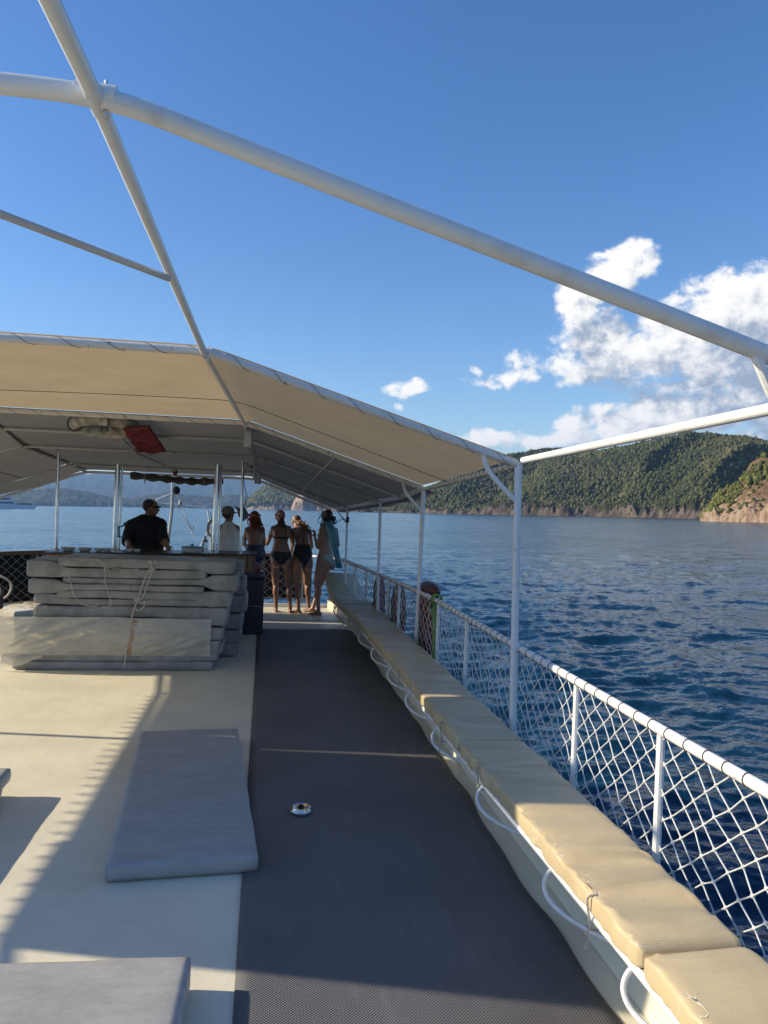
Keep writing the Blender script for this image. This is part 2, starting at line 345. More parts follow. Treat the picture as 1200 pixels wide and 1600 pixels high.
mk2 = t.m('MULTIPLY', t.m('SUBTRACT', 1., t.step(t.m('ABSOLUTE', t.m('ADD', s3.outputs[0], 1.08)), .03, .16)), t.step(t.noise(oc, 23, 3, .6), .66, .69))
mk = t.m('MAXIMUM', mk, mk2)
dc = t.mix(mk, (.70, .68, .60, 1), (.55, .17, .03, 1)); t.l.new(dc, df.inputs[0]); tl.inputs[0].default_value = (.80, .76, .64, 1)
m1 = t.new('ShaderNodeMixShader'); m1.inputs[0].default_value = .45; t.l.new(df.outputs[0], m1.inputs[1]); t.l.new(tl.outputs[0], m1.inputs[2])
m2 = t.new('ShaderNodeMixShader'); t.l.new(t.m('MAXIMUM', t.m('ADD', t.m('MULTIPLY', t.noise(oc, 4, 5), .6), .46), mk, clamp=True), m2.inputs[0]); t.l.new(tr.outputs[0], m2.inputs[1]); t.l.new(m1.outputs[0], m2.inputs[2])
m3 = t.new('ShaderNodeMixShader'); m3.inputs[0].default_value = .07; t.l.new(m2.outputs[0], m3.inputs[1]); t.l.new(gl.outputs[0], m3.inputs[2])
bp = t.new('ShaderNodeBump'); bp.inputs['Strength'].default_value = .6; bp.inputs['Distance'].default_value = .02; t.l.new(t.noise(t.vm('MULTIPLY', oc, (1, 1, 2)), 9, 5, .55, 1.5), bp.inputs['Height'])
for x in (df, gl): t.l.new(bp.outputs[0], x.inputs['Normal'])
o = t.new('ShaderNodeOutputMaterial'); t.l.new(m3.outputs[0], o.inputs[0])
#@@SEA
# ------------------------------------------------------------------ sea
seam = bpy.data.materials.new('sea_water'); seam.use_nodes = True; t = NT(seam.node_tree); p = t.n['Principled BSDF']
p.inputs['Base Color'].default_value = (.003, .029, .060, 1); p.inputs['Roughness'].default_value = .17; p.inputs['IOR'].default_value = 1.333
oc = t.new('ShaderNodeTexCoord').outputs['Object']
# wind ripples as a slope field (three scales), stronger and weaker in long wind streaks
patch = t.m('ADD', t.m('MULTIPLY', t.step(t.noise(t.vm('MULTIPLY', oc, (.35, 1.6, 1)), .03, 5, .62, .4), .32, .68), .7), .6)
acc = None
for scl, k_, det, strch in ((.16, .36, 3, (.45, 1.3, 1)), (.8, .56, 4, (.45, 1.4, 1)), (3.6, .66, 4, (.6, 1.3, 1)), (15., .40, 2, (.7, 1.2, 1))):
    nz_ = t.new('ShaderNodeTexNoise'); t.l.new(t.vm('MULTIPLY', oc, strch), nz_.inputs['Vector']); nz_.inputs['Scale'].default_value = scl; nz_.inputs['Detail'].default_value = det; nz_.inputs['Roughness'].default_value = .6; nz_.inputs['Distortion'].default_value = .3
    v_ = t.vm('MULTIPLY', t.vm('SUBTRACT', nz_.outputs['Color'], (.5, .5, .5)), (k_*.8, k_*1.25, 0)); acc = v_ if acc is None else t.vm('ADD', acc, v_)
sc_ = t.new('ShaderNodeVectorMath', operation='SCALE'); t.l.new(acc, sc_.inputs[0]); t.l.new(patch, sc_.inputs['Scale'])
ge = t.new('ShaderNodeNewGeometry'); t.l.new(t.vm('NORMALIZE', t.vm('ADD', ge.outputs['Normal'], sc_.outputs[0])), p.inputs['Normal'])
hc = cam_pos[2]-SEA
ypx = np.concatenate([[900, 700], np.linspace(560, 12, 640), np.geomspace(11.5, .32, 70)]); rr = hc*768/ypx
th = np.concatenate([np.linspace(-180, -48, 20)[:-1], np.linspace(-48, 34, 820), np.linspace(34, 180, 20)[1:]])*math.pi/180
rc = np.gradient(rr); A, Rr = np.meshgrid(th, rr); CR = np.broadcast_to(rc[:, None], Rr.shape)
X = Rr*np.sin(A)+cam_pos[0]; Y = Rr*np.cos(A)+cam_pos[1]; Zs = np.zeros_like(X)
wr = np.random.default_rng(3)
for i in range(80):
    lam = .3*2**(wr.random()*3.9); d = R(-8+wr.normal()*27); k = 2*math.pi/lam; am = .0066*lam**.8*(.6+.8*wr.random())
    att = np.clip((lam/(np.maximum(CR, Rr*.0018))-.12)/1.2, 0, 1); ph = wr.random()*6.28
    u = (X*math.sin(d)+Y*math.cos(d))*k+ph+1.3*np.sin(X*.21+Y*.13+i)
    Zs += am*att*(1-np.abs(np.sin(u/2)))**1.0*1.6-am*att*.5
gust = fbm(X*.05, Y*.03, 3); Zs *= .6+.9*gust
n0, n1_ = X.shape; idx = np.arange(n0*n1_).reshape(n0, n1_)
me = bpy.data.meshes.new('sea'); V = np.stack([X, Y, Zs+SEA], -1).reshape(-1, 3).astype(np.float32)
Fq = np.stack([idx[:-1, :-1], idx[1:, :-1], idx[1:, 1:], idx[:-1, 1:]], -1).reshape(-1, 4)
def quick(me, V, Fq, smooth=True):
    n = Fq.shape[1]; me.vertices.add(len(V)); me.vertices.foreach_set('co', V.ravel()); me.loops.add(Fq.size); me.loops.foreach_set('vertex_index', Fq.ravel().astype(np.int32))
    me.polygons.add(len(Fq)); me.polygons.foreach_set('loop_start', (np.arange(len(Fq))*n).astype(np.int32)); me.polygons.foreach_set('use_smooth', np.full(len(Fq), smooth)); me.update(calc_edges=True)
quick(me, V, Fq[:, ::-1]); struct(link('sea', me, seam, sharp=None, boat=False))

# ------------------------------------------------------------------ hills and forest
def hill_mat(name, rock, soil, veg, cliff_h, fine=.12):
    m = bpy.data.materials.new(name); m.use_nodes = True; t = NT(m.node_tree); p = t.n['Principled BSDF']; p.inputs['Roughness'].default_value = .95; p.inputs['Specular IOR Level'].default_value = .1
    oc = t.new('ShaderNodeTexCoord').outputs['Object']; s = t.new('ShaderNodeSeparateXYZ'); t.l.new(oc, s.inputs[0])
    n = t.noise(oc, fine*.35, 7, .65); n2 = t.noise(t.vm('MULTIPLY', oc, (1, 1, .35)), fine, 7, .7)
    rk = t.mix(t.step(n2, .38, .62), rock, soil)
    hh = t.m('ADD', s.outputs[2], t.m('MULTIPLY', t.m('SUBTRACT', n, .5), -cliff_h*5))
    c = t.mix(t.step(hh, cliff_h*.55, cliff_h*1.1), rk, t.mix(t.step(n2, .45, .65), veg, tuple(x*.6 for x in veg)))
    t.l.new(c, p.inputs['Base Color'])
    b = t.new('ShaderNodeBump'); b.inputs['Strength'].default_value = 1; b.inputs['Distance'].default_value = 4; t.l.new(n2, b.inputs['Height']); t.l.new(b.outputs[0], p.inputs['Normal'])
    return m
ICO_V = None
def ico():
    global ICO_V
    if ICO_V is None:
        import bmesh
        bm = bmesh.new(); bmesh.ops.create_icosphere(bm, subdivisions=1, radius=1); bm.verts.ensure_lookup_table()
        ICO_V = (np.array([v.co[:] for v in bm.verts]), np.array([[v.index for v in f.verts] for f in bm.faces])); bm.free()
        bm = bmesh.new(); bmesh.ops.create_icosphere(bm, subdivisions=2, radius=1)
        global ICO2; ICO2 = (np.array([v.co[:] for v in bm.verts]), np.array([[v.index for v in f.verts] for f in bm.faces])); bm.free()
    return ICO_V
def leafm(name, ca, cb, cc):
    m = bpy.data.materials.new(name); m.use_nodes = True; t = NT(m.node_tree); p = t.n['Principled BSDF']; p.inputs['Roughness'].default_value = .9; p.inputs['Specular IOR Level'].default_value = .12
    a = t.new('ShaderNodeAttribute', attribute_name='tint').outputs['Fac']; oc = t.new('ShaderNodeTexCoord').outputs['Object']
    c = t.ramp(a, [(0, ca), (.55, cb), (1, cc)]); n = t.noise(oc, .7, 3, .7); c = t.mix(t.step(n, .4, .65), c, t.mix(1., c, (.6, .62, .6, 1), 'MULTIPLY'))
    t.l.new(c, p.inputs['Base Color']); return m
def hill(name, cols, rock_m, seed, amp=.22, cliff=.12, vscale=170, trees=0, tr=(3, 5.5), leaf=None, nphi=360, nt=150, back=.5, forest=None, clear=.0, skew=.8, tmin=.03, rough=1., shore_rough=10, hmin=None, low=4, drop=0):
    """cols: (photo x of the column, photo y of its skyline, shore distance, ridge distance)"""
    cols = np.array(cols, float); px = np.linspace(cols[0, 0], cols[-1, 0], nphi)
    azs = np.array([azel(x, 800)[0] for x in px]); top = np.interp(px, cols[:, 0], cols[:, 1]); r0 = np.interp(px, cols[:, 0], cols[:, 2]); top = top+drop; r1 = np.interp(px, cols[:, 0], cols[:, 3])
    hor = 790+(px-100)*.015; Hh = (hor-top)/F*r1/np.cos(azs-azel(600, 800)[0])+cam_pos[2]-SEA
    T = np.linspace(-.04, 1+back, nt); sA = azs*r0.mean()
    shore = (fbm(sA/90+seed, sA*0+seed, 5)-.5)*shore_rough*4
    Tm, Am = np.meshgrid(T, azs); Rm = (r0+shore)[:, None]+(r1-r0)[:, None]*Tm; Sm = np.broadcast_to(sA[:, None], Rm.shape)
    tt = np.clip(Tm, 0, 1); cl = cliff*(.5+1.1*fbm(Sm/60+seed, Tm*0, 3))*np.clip(.35+2.2*(fbm(Sm/140+seed*3, Tm*0, 2)-.3), .35, 1.5)
    s = np.where(Tm < 0, Tm*2, cl*np.clip(tt/.035, 0, 1)**.7+(1-cl)*np.sin(tt*math.pi/2)**1.15)
    s = np.where(Tm > 1, 1-((Tm-1)/back)**1.6*1.05, s)
    u = (Sm+skew*(Rm-r0.mean()))/vscale; v = (Rm*.22)/vscale
    rid = 1-np.abs(2*fbm(u+seed, v+seed*2, low, .42)-1)*2.4
    win = np.clip(tt*3, 0, 1)*np.clip((.86-tt)*2.2, .0, 1)
    Z = Hh[:, None]*(s+amp*(rid-.62)*win*.8)
    Z += rough*((fbm(Sm/22, Rm/22, 4)-.5)*9+(fbm(Sm/6+4, Rm/6, 3)-.5)*4)*np.clip(tt*12, .0, 1)
    cliffz = (1-np.abs(2*fbm(Sm/13+8, Rm/40+seed, 4)-1))
    Z += rough*(cliffz-.6)*24*np.clip(tt/.02, 0, 1)*np.clip(1-tt/.16, 0, 1)
    if hmin: Z = np.where(Tm > 0.02, np.maximum(Z, hmin), Z)
    X = Rm*np.sin(Am)+cam_pos[0]; Y = Rm*np.cos(Am)+cam_pos[1]
    me = bpy.data.meshes.new(name); idx = np.arange(nphi*nt).reshape(nphi, nt)
    quick(me, np.stack([X, Y, Z+SEA], -1).reshape(-1, 3).astype(np.float32), np.stack([idx[:-1, :-1], idx[:-1, 1:], idx[1:, 1:], idx[1:, :-1]], -1).reshape(-1, 4)[:, ::-1])
    o = struct(link(name, me, rock_m, sharp=None, boat=False))
    if trees:
        rg = np.random.default_rng(seed); ico(); iv, fi = ICO_V
        a = rg.random(trees)*(nphi-1.01); b = (rg.random(trees)**.9)*(nt-1.01)*(1.12+.04)/(1+back+.04); ai = a.astype(int); bi = b.astype(int); fa = a-ai; fb = b-bi
        def bl(Q): return (Q[ai, bi]*(1-fa)+Q[ai+1, bi]*fa)*(1-fb)+(Q[ai, bi+1]*(1-fa)+Q[ai+1, bi+1]*fa)*fb
        x, y, z, tv = bl(X), bl(Y), bl(Z), bl(Tm); sm = bl(Sm); rm = bl(Rm)
        cn = fbm(sm/38+seed, rm/38, 4)
        tm_ = tmin+.10*np.clip((fbm(sm/75+seed+3, sm*0, 3)-.42)*4, 0, 1); dens = np.clip((tv-tm_)/.03+ (cn-.5)*3, 0, 1)*np.where(cn > clear, 1, .12)
        k = (rg.random(trees) < dens) & (z > 1.5) & (tv > .004); x, y, z, cn, tv = x[k], y[k], z[k], cn[k], tv[k]; n = len(x)
        rad = (tr[0]+(tr[1]-tr[0])*rg.random(n)**1.6)*np.clip(.55+tv*3, .55, 1); hgt = rad*(.75+.6*rg.random(n))
        jit = 1+.34*(rg.random((n, len(iv)))-.5)*2
        tap = 1-(.0+.35*rg.random((n, 1)))*(iv[None, :, 2]+.4).clip(0, 2); P = iv[None]*jit[..., None]*np.stack([tap, tap, np.ones_like(tap)], -1)*np.stack([rad, rad, hgt], -1)[:, None]+np.stack([x, y, z+SEA+hgt*.55], -1)[:, None]
        Fx = (fi[None]+(np.arange(n)*len(iv))[:, None, None]).reshape(-1, 3)
        me = bpy.data.meshes.new(forest or 'forest'); quick(me, P.reshape(-1, 3).astype(np.float32), Fx, True)
        big = fbm(x/70, y/70, 3); tint = np.clip(.62*big+.55*rg.random(n)**1.3-.05, 0, 1)
        at2 = me.attributes.new('tint', 'FLOAT', 'POINT'); at2.data.foreach_set('value', np.repeat(tint, len(iv)).astype(np.float32))
        f = link(forest or 'forest', me, leaf, sharp=None, boat=False); f['kind'] = 'stuff'
    return o
hillrock = hill_mat('coast_rock', (.145, .115, .09, 1), (.032, .026, .022, 1), (.050, .046, .020, 1), 15, .07)
rockpale = hill_mat('pale_rock', (.50, .40, .28, 1), (.30, .185, .12, 1), (.24, .16, .095, 1), 15, .30)
darkrock = hill_mat('shaded_rock', (.30, .24, .19, 1), (.12, .09, .07, 1), (.04, .045, .03, 1), 10, .06)
palecliff = hill_mat('pale_cliff', (.46, .36, .27, 1), (.22, .16, .12, 1), (.30, .23, .17, 1), 60, .06)
farm = M('far_wooded_slope', (.055, .07, .04), .95, var_col=(.03, .04, .025), vs=.012, spec=.1)
leaf1 = leafm('pine_crowns', (.024, .042, .018), (.088, .098, .040), (.20, .175, .080)); leaf2 = leafm('scrub_crowns', (.02, .036, .012), (.10, .115, .030), (.21, .20, .055))
hill('hills', [(560,800,1500,1700),(600,786,1480,1700),(640,772,1450,1720),(680,752,1400,1720),(740,724,1320,1700),(800,707,1250,1650),(850,701,1230,1640),(905,706,1220,1640),(935,708,1200,1600),(967,704,1180,1580),(1000,699,1130,1560),(1067,691,1060,1500),(1117,697,1010,1460),(1160,701,980,1420),(1183,707,960,1380),(1200,710,950,1350),(1260,722,930,1300),(1330,735,930,1300),(1420,770,930,1200)],
     hillrock, 5, amp=.60, cliff=.06, vscale=125, skew=-.75, trees=62000, tr=(1.4, 3.8), low=2, drop=8, tmin=.015, leaf=leaf1, nphi=760, nt=260, forest='forest')
hill('hills', [(530,797,1900,2050),(560,791,1850,2050),(600,786,1800,2000),(650,775,1750,2000),(700,760,1750,2000),(760,790,1750,1900)], hillrock, 9, trees=5000, tr=(3, 6), leaf=leaf1, nphi=200, nt=60, forest='forest')
hill('hills', [(1094,812,640,655),(1101,806,628,650),(1117,789,615,665),(1133,773,605,680),(1150,764,598,690),(1160,757,595,695),(1170,741,592,700),(1180,738,590,705),(1200,733,585,715),(1240,722,575,720),(1320,700,565,720),(1420,690,560,720)],
     rockpale, 21, amp=.12, cliff=.22, vscale=60, trees=4200, tr=(.9, 2.6), leaf=leaf2, nphi=420, nt=200, forest='scrub', clear=.47, rough=1.1, shore_rough=2, skew=.5)
hill('hills', [(376,796,2900,2950),(384,789,2880,3100),(396,778,2850,3150),(408,768,2830,3200),(425,760,2800,3200),(442,759,2800,3200),(460,752,2800,3200),(500,748,2780,3150),(540,756,2760,3100),(570,775,2760,3000),(600,796,2760,2900)],
     darkrock, 31, amp=.2, cliff=.12, vscale=300, trees=9000, tr=(5, 10), leaf=leaf1, nphi=300, nt=120, forest='forest')
hill('hills', [(454,796,2690,2705),(459,784,2680,2730),(464,775,2675,2740),(474,770,2670,2745),(483,773,2670,2745),(489,785,2675,2735),(494,796,2680,2715)], palecliff, 37, amp=.05, cliff=.6, vscale=80, nphi=120, nt=60, rough=1.5)
hill('hills', [(-160,770,5200,6200),(-60,778,5200,6000),(0,780,5200,6000),(30,774,5200,6000),(75,768,5200,6000),(105,769,5200,6000),(140,773,5200,6000),(175,781,5200,6000),(205,782,5200,6000),(235,776,5200,6000),(262,772,5200,6000),(300,776,5200,6000),(335,779,5200,6000),(360,774,5200,6000),(400,780,5200,6000),(440,790,5200,5800)],
     farm, 41, amp=.25, cliff=.06, vscale=700, nphi=300, nt=90, rough=4)
hill('hills', [(-260,745,9000,12500),(-100,752,9000,12500),(0,768,9000,12500),(40,763,9000,12500),(75,757,9000,12500),(105,747,9000,12500),(130,750,9000,12500),(150,747,9000,12500),(190,748,9000,12500),(230,742,9000,12500),(280,735,9000,12500),(330,742,9000,12500),(380,750,9000,12500),(440,758,9000,12500),(520,770,9000,12500),(640,785,9000,12000)],
     farm, 47, amp=.30, cliff=.03, vscale=2200, nphi=360, nt=120, rough=9)

#@@BOAT
# ------------------------------------------------------------------ deck and hull
RAILX = hermite([-1, 2.2, 5, 6.8, 7.5, 8.3, 9.3, 11.38, 12.0, 12.7], [1.59, 1.59, 1.585, 1.585, 1.55, 1.50, 1.42, 1.23, 1.12, .80])
CX = -1.45
edge = [(1.62, -2)]+[(float(RAILX(y))+.05, y) for y in np.linspace(0, 12, 30)]+[(.85, 12.72)]
full = edge+[(-2*1.45*.5-edge[-1][0]-1.45, edge[-1][1])]
full = edge+[(2*CX-x, y) for x, y in reversed(edge)]
def inset(P, d): return [(CX+(x-CX)*(1-d/3), y-(d*.6 if y > 12 else 0)) for x, y in P]
n = len(full)
dk = G(); dk.raw([(x, min(y, 12.42), 0) for x, y in full], [tuple(range(n))]); o = struct(dk.build('deck', deckm, smooth=False))
hl = thing('boat_hull', 'white painted hull side below the deck edge of the excursion boat', 'boat hull', (CX, 5, -.3))
a = [(x, y, -.012) for x, y in full]; b = [(CX+(x-CX)*.97, y, -1.4) for x, y in full]; c = [(CX+(x-CX)*.85, y-.3, -3.6) for x, y in full]
hg = G(); hg.raw(a+b+c, [(i+k*n, i+1+k*n, i+1+n+k*n, i+n+k*n) for k in (0, 1) for i in range(n-1)]+[tuple(range(n))]); hg.build('side', hull_white, hl)
# low coaming under the rail along the starboard side, and the white toe beam across the bow
for sgn, nm in ((1, 'coaming'), (-1, 'coaming')):
    ys = np.linspace(-1.5, 12.3, 50); A = []
    for y in ys:
        x1 = RAILX(y)+.045; x0 = float(np.interp(y, [-1, 5, 7, 9.6, 12], [1.325, 1.325, 1.30, 1.215, 1.10]))+.01
        pr_ = [(x0, .002), (x0+.012, .13), (x0+.03, .145), (x1-.01, .145), (x1+.012, .13), (x1+.012, -.012)]
        A.append([((x if sgn > 0 else 2*CX-x), y, z) for x, z in pr_])
    g_ = G(); g_.grid(A if sgn < 0 else [r[::-1] for r in A]); o = g_.build(nm, deckm)
    tag(o, ['', 'beige coaming along the deck edge under the tan bench', 'beige coaming along the deck edge on the port side'][sgn], 'coaming')
tb = G(); tb.box((CX+.0, 12.40, .035), (5.05, .07, .07)); tb.build('beam', white, thing('toe_beam', 'white beam across the deck end at the women\'s feet', 'beam', (CX, 12.4, 0)), bevel=.01)
pl = G(); A = []
for y in (10.32, 11.05, 11.72):
    pl.box((.53, y+.3, .012), (1.19, .62, .016))
pt = thing('deck_boards', 'flat beige boards on deck where the women stand', 'boards', (.5, 11, 0)); pl.build('board', deckm, pt, smooth=False)
# non-slip mat, a thin sheet with rippled right edge
A = []
for y in np.linspace(-.4, 10.25, 260):
    xr = 1.235+.008*math.sin(y*3.1)+.010*math.sin(y*1.3+1)+.006*math.sin(y*9)
    A.append([(x, y, .005+.010*max(0, math.sin(y*4.3+x*1.2))**3*(x > .2)*((x-.2))+.004*vnoise(y*2, x*3)) for x in np.linspace(-.045, xr, 24)])
mo = G().grid([r[::-1] for r in A]).build('floor_mat', matm, sharp=None); tag(mo, 'dark grey woven non-slip mat running along the deck', 'mat')
md = mo.modifiers.new('s', 'SOLIDIFY'); md.thickness = .004
# ------------------------------------------------------------------ railing with net
def path_pts(side, y0, y1, n, z): return [((RAILX(y) if side > 0 else 2*CX-RAILX(y)), y, z) for y in np.linspace(y0, y1, n)]
def net(g, P, z0, z1, cell, r=.0027, sag=.012, seed=0):
    """diamond net hung between heights z0 and z1 along the ground path P"""
    P = np.array(P); s = np.concatenate([[0], np.cumsum(np.linalg.norm(np.diff(P[:, :2], axis=0), axis=1))]); Lh = z1-z0; rg = np.random.default_rng(seed)
    rows = max(3, round(Lh/(cell*.40))); dz = Lh/rows; cols = int(s[-1]/(cell*.5))
    def pt(i, j):
        q_ = np.clip(i*cell*.5, 0, s[-1]); x = np.interp(q_, s, P[:, 0]); y = np.interp(q_, s, P[:, 1])
        h = math.sin(i*12.9898+j*78.233)*43758.5; h -= math.floor(h); h2 = math.sin(i*39.3+j*11.1)*9371.1; h2 -= math.floor(h2)
        edge_ = min(j, rows-j) > 0
        return (x+(h-.5)*sag*edge_, y+(h2-.5)*sag*1.2*edge_, z1-j*dz+(h-.5)*.012*edge_)
    for i in range(-rows, cols+1):
        for sg in (1, -1):
            pts = [pt(i+(j if sg > 0 else rows-j), j) for j in range(rows+1) if 0 <= i+(j if sg > 0 else rows-j) <= cols]
            if (i % 2 == 0) and len(pts) > 1: g.tube(pts, r, 5, cap=False)
    return pt, rows, cols
def knots(g, pt, rows, cols, lim=60):
    for i in range(min(cols, lim)):
        for j in range(1, rows):
            if (i+j) % 2 == 0:
                p_ = pt(i, j); g.ell(p_, (.0085, .0085, .0085), nu=6, nv=4)
rl = thing('railing', 'white tube railing with knotted rope net outboard of the tan bench', 'railing', (1.58, 3, 0))
P = path_pts(1, -.8, 11.9, 70, .85)+[(.98, 12.45, .83), (.80, 12.68, .82)]
G().tube(P, .0215, 14).build('top_rail', rail_white, rl)
for y in (.9, 1.9, 2.84, 3.67, 5.80, 6.79, 8.35, 8.85, 10.05, 10.75):
    x = float(RAILX(y)); G().tube([(x, y, .14), (x, y, .83)], .017, 10).build('stanchion', rail_white, rl)
ng = G(); pt_, rw, cn_ = net(ng, [(RAILX(y)+.004, y) for y in np.linspace(-.6, 11.9, 80)], .16, .83, .142, .0034); knots(ng, pt_, rw, cn_, 80); ng.build('net', netm, rl)
lc = G(); yy = .6; LP_ = []
while yy < 11.6:
    x = float(RAILX(yy)); LP_ += [(x+.0238*math.cos(a_-1.6), yy+.010*math.sin(a_*.5), .85+.0238*math.sin(a_-1.6)) for a_ in np.linspace(0, 6.28, 13)]
    yy += .11+random.random()*.03; x = float(RAILX(yy)); LP_.append((x, yy-.012, .85-.0248))
lc.tube(LP_, .0019, 5)
lc.build('lacing', ropedark, rl)
G().tube(path_pts(1, -.6, 11.9, 40, .165), .006, 6).build('foot_rope', netm, rl)
# bow barrier: rail, black panel, net over it
bp_ = spline([(2*CX-1.42, 9.2), (-4.05, 10.7), (-3.45, 11.75), (-2.5, 12.45), (-1.4, 12.75), (0, 12.8), (.80, 12.72)], 10)
bt = thing('bow_barrier', 'black cloth screen behind diamond net across the bow', 'barrier', (-1.4, 12.75, 0))
G().tube([(x, y, .82) for x, y in bp_], .03, 10).build('top_rail', M('brown_wood_rail', (.20, .115, .07), .6, var=.4, vs=10), bt)
G().tube([(x, y, .105) for x, y in bp_], .018, 8).build('lower_rail', dirty_white, bt)
A = [[(x, y+.03, z) for x, y in bp_] for z in np.linspace(.12, .80, 5)]; o = G().grid(A).build('screen', black, bt); md = o.modifiers.new('s', 'SOLIDIFY'); md.thickness = .01
ng = G(); net(ng, [(x, y-.03) for x, y in bp_], .11, .80, .16, .0026, .015, 3); ng.build('net', netm, bt)
for i in range(4, len(bp_), 9):
    x, y = bp_[i]; G().tube([(x, y, 0), (x, y, .8)], .02, 8).build('stanchion', dirty_white, bt)
# ------------------------------------------------------------------ awning frame
EL = 2*CX-1.59
prof = {'A': (1.87, 2.625, 2.09, -.40, 1.45), 'B': (4.57, 2.555, 1.99, -.36, 1.52), 'C': (7.5, 2.44, 1.885, -.20, 1.54), 'D1': (8.4, 2.345, 1.80, -.18, 1.48), 'D': (9.3, 2.165+.06, 1.745, -.12, 1.38), 'E': (11.38, 2.115, 1.65, -.16, 1.20), 'Fa': (12.25, 2.05, 1.60, -.18, 1.05)}
def arch_pts(Y, zf, ze, xk, xe, lift=0, n=9, left=None):
    kl = 2*CX-xk; le = 2*CX-xe
    P = [(le, ze), (kl, zf), (xk, zf), (xe, ze)]; out = []
    out.append(P[0])
    for i in (1, 2):
        a, b, c = map(np.array, (P[i-1], P[i], P[i+1])); d1 = b+(a-b)/np.linalg.norm(a-b)*.13; d2 = b+(c-b)/np.linalg.norm(c-b)*.13
        for t_ in np.linspace(0, 1, n): out.append(tuple((1-t_)**2*d1+2*t_*(1-t_)*b+t_*t_*d2))
    out.append(P[3]); return np.array([(x, Y, z+lift) for x, z in out])
aw = thing('sun_awning', 'tan and grey awning on a white tube frame arching over the deck', 'awning', (CX, 7.5, 0))
for k_, r_, m_ in (('A', .0245, white), ('B', .0245, old_white), ('C', .022, old_white), ('D1', .018, grey_paint), ('D', .018, grey_paint), ('E', .020, grey_paint), ('Fa', .014, white)):
    a = arch_pts(*prof[k_]); 
    if k_ == 'A': a = np.vstack([a[:-1], [(1.50, 1.87, 2.085)]])
    G().tube(a, r_, 14).build('arch', m_, aw)
Ks = ['A', 'B', 'C', 'D1', 'D', 'E', 'Fa']
KT = [(-.44, .2, 2.57)]+[(prof[k][3]-.02, prof[k][0], prof[k][1]-.012) for k in Ks]
G().tube(KT[:3], .0195, 12).build('long_tube', white, aw); G().tube(KT[2:4], .018, 12).build('long_tube', white, aw); G().tube(KT[3:], .015, 10).build('long_tube', grey_paint, aw)
G().tube([(2*CX-x, y, z) for x, y, z in KT], .02, 10).build('long_tube', grey_paint, aw)
G().tube([(-1.57, 7.5, 2.425), (-1.5, 9.3, 2.2), (-1.30, 11.38, 2.09)], .014, 8).build('long_tube', grey_paint, aw)
G().tube([KT[0+1] if 0 else (-.40, 3.07, 2.545), (-.82, 2.48, 2.535), (-1.9, .95, 2.53)], .0135, 8).build('brace', grey_paint, aw)
for sg in (1, -1):
    mir = lambda p_: (p_[0] if sg > 0 else 2*CX-p_[0], p_[1], p_[2])
    G().tube([mir(p_) for p_ in ([(1.60, -.5, 2.09), (1.60, 2.2, 2.06), (1.565, 4.57, 2.012)] if sg > 0 else [(1.60, -.5, 2.09), (1.50, 1.87, 2.08), (1.57, 3.7, 1.86), (1.565, 4.57, 1.86)])], .0215, 12).build('eave_tube', white, aw)
    G().tube([mir(p_) for p_ in [(1.60, 2.98, 2.045), (1.597, 3.03, 2.045)]], .0245, 12).build('coupling', white, aw)
    G().tube([mir((prof[k][4]+.015, prof[k][0], (prof[k][2] if sg > 0 or k != 'B' else 1.865)-.005)) for k in ('B', 'C', 'D1', 'D', 'E')], .019, 12).build('eave_tube', old_white if 0 else white, aw)
    for (y, r_, key) in ((4.57, .0235, 'B'), (7.5, .0215, 'C'), (9.3, .018, 'D'), (11.38, .018, 'E')):
        y_ = y; y = 6.2 if (key == 'B' and sg < 0) else y; 
        if sg < 0 and key == 'C': continue
        x = float(RAILX(y)); xt = float(np.interp(y, [4.57, 7.5, 9.3, 11.38], [1.535, 1.55, 1.39, 1.21]))
        G().tube([mir((x-.015, y, .13)), mir((xt, y, prof[key][2]))], r_, 14).build('post', rail_white, aw)
    for key, y, w_ in (('B', 4.57, .21), ('C', 7.5, .20), ('E', 11.38, .17)):
        if sg < 0 and key != 'E': continue
        pr_ = prof[key]; xe = pr_[4]; sl = (pr_[1]-pr_[2])/(pr_[4]-pr_[3]); x0 = xe-w_
        c = spline([mir((x0, y, pr_[2]+sl*w_-.02)), mir((x0+.025, y, pr_[2]-.03)), mir((x0+w_*.42, y, pr_[2]-.11)), mir((xe+.0, y, pr_[2]-.225))], 6)
        G().tube(c, .0155 if key != 'E' else .011, 10).build('bracket', rail_white, aw)
c = spline([(1.26, 1.87, 2.16), (1.29, 1.87, 2.10), (1.34, 1.875, 2.02), (1.44, 1.88, 1.90)], 5); G().tube(c, .0155, 10).build('bracket', white, aw)
for L_ in ([(525, 711, 7.5), (498, 738, 8.4), (472, 768, 10.0)],):
    G().tube([tuple(at(x, y, d_)-np.array([0, 0, .01])) for x, y, d_ in L_], .013, 8).build('brace', grey_paint, aw)
for L_ in ([(-3.62, 8.4, 2.17), (-3.45, 11.38, 1.93)], [(-3.75, 7.5, 2.2), (-3.62, 8.4, 2.17)]): G().tube(L_, .013, 8).build('brace', grey_paint, aw)
for k_, rr_, mt_ in (('A', .0275, white), ('B', .027, old_white), ('C', .024, old_white)):
    pr_ = prof[k_]; x_, y_, z_ = pr_[3]-.02, pr_[0], pr_[1]-.006; G().tube([(x_-.045, y_, z_+.006), (x_+.045, y_, z_+.002)], rr_, 14).build('clamp', mt_, aw)
    G().tube([(x_-.002, y_-.05, z_-.006), (x_+.002, y_+.05, z_-.008)], .0225, 12).build('clamp', mt_, aw)
    G().tube([(x_+.02, y_, z_-.04), (x_+.02, y_, z_+.04)], .005, 6).build('bolt', brushed, aw)
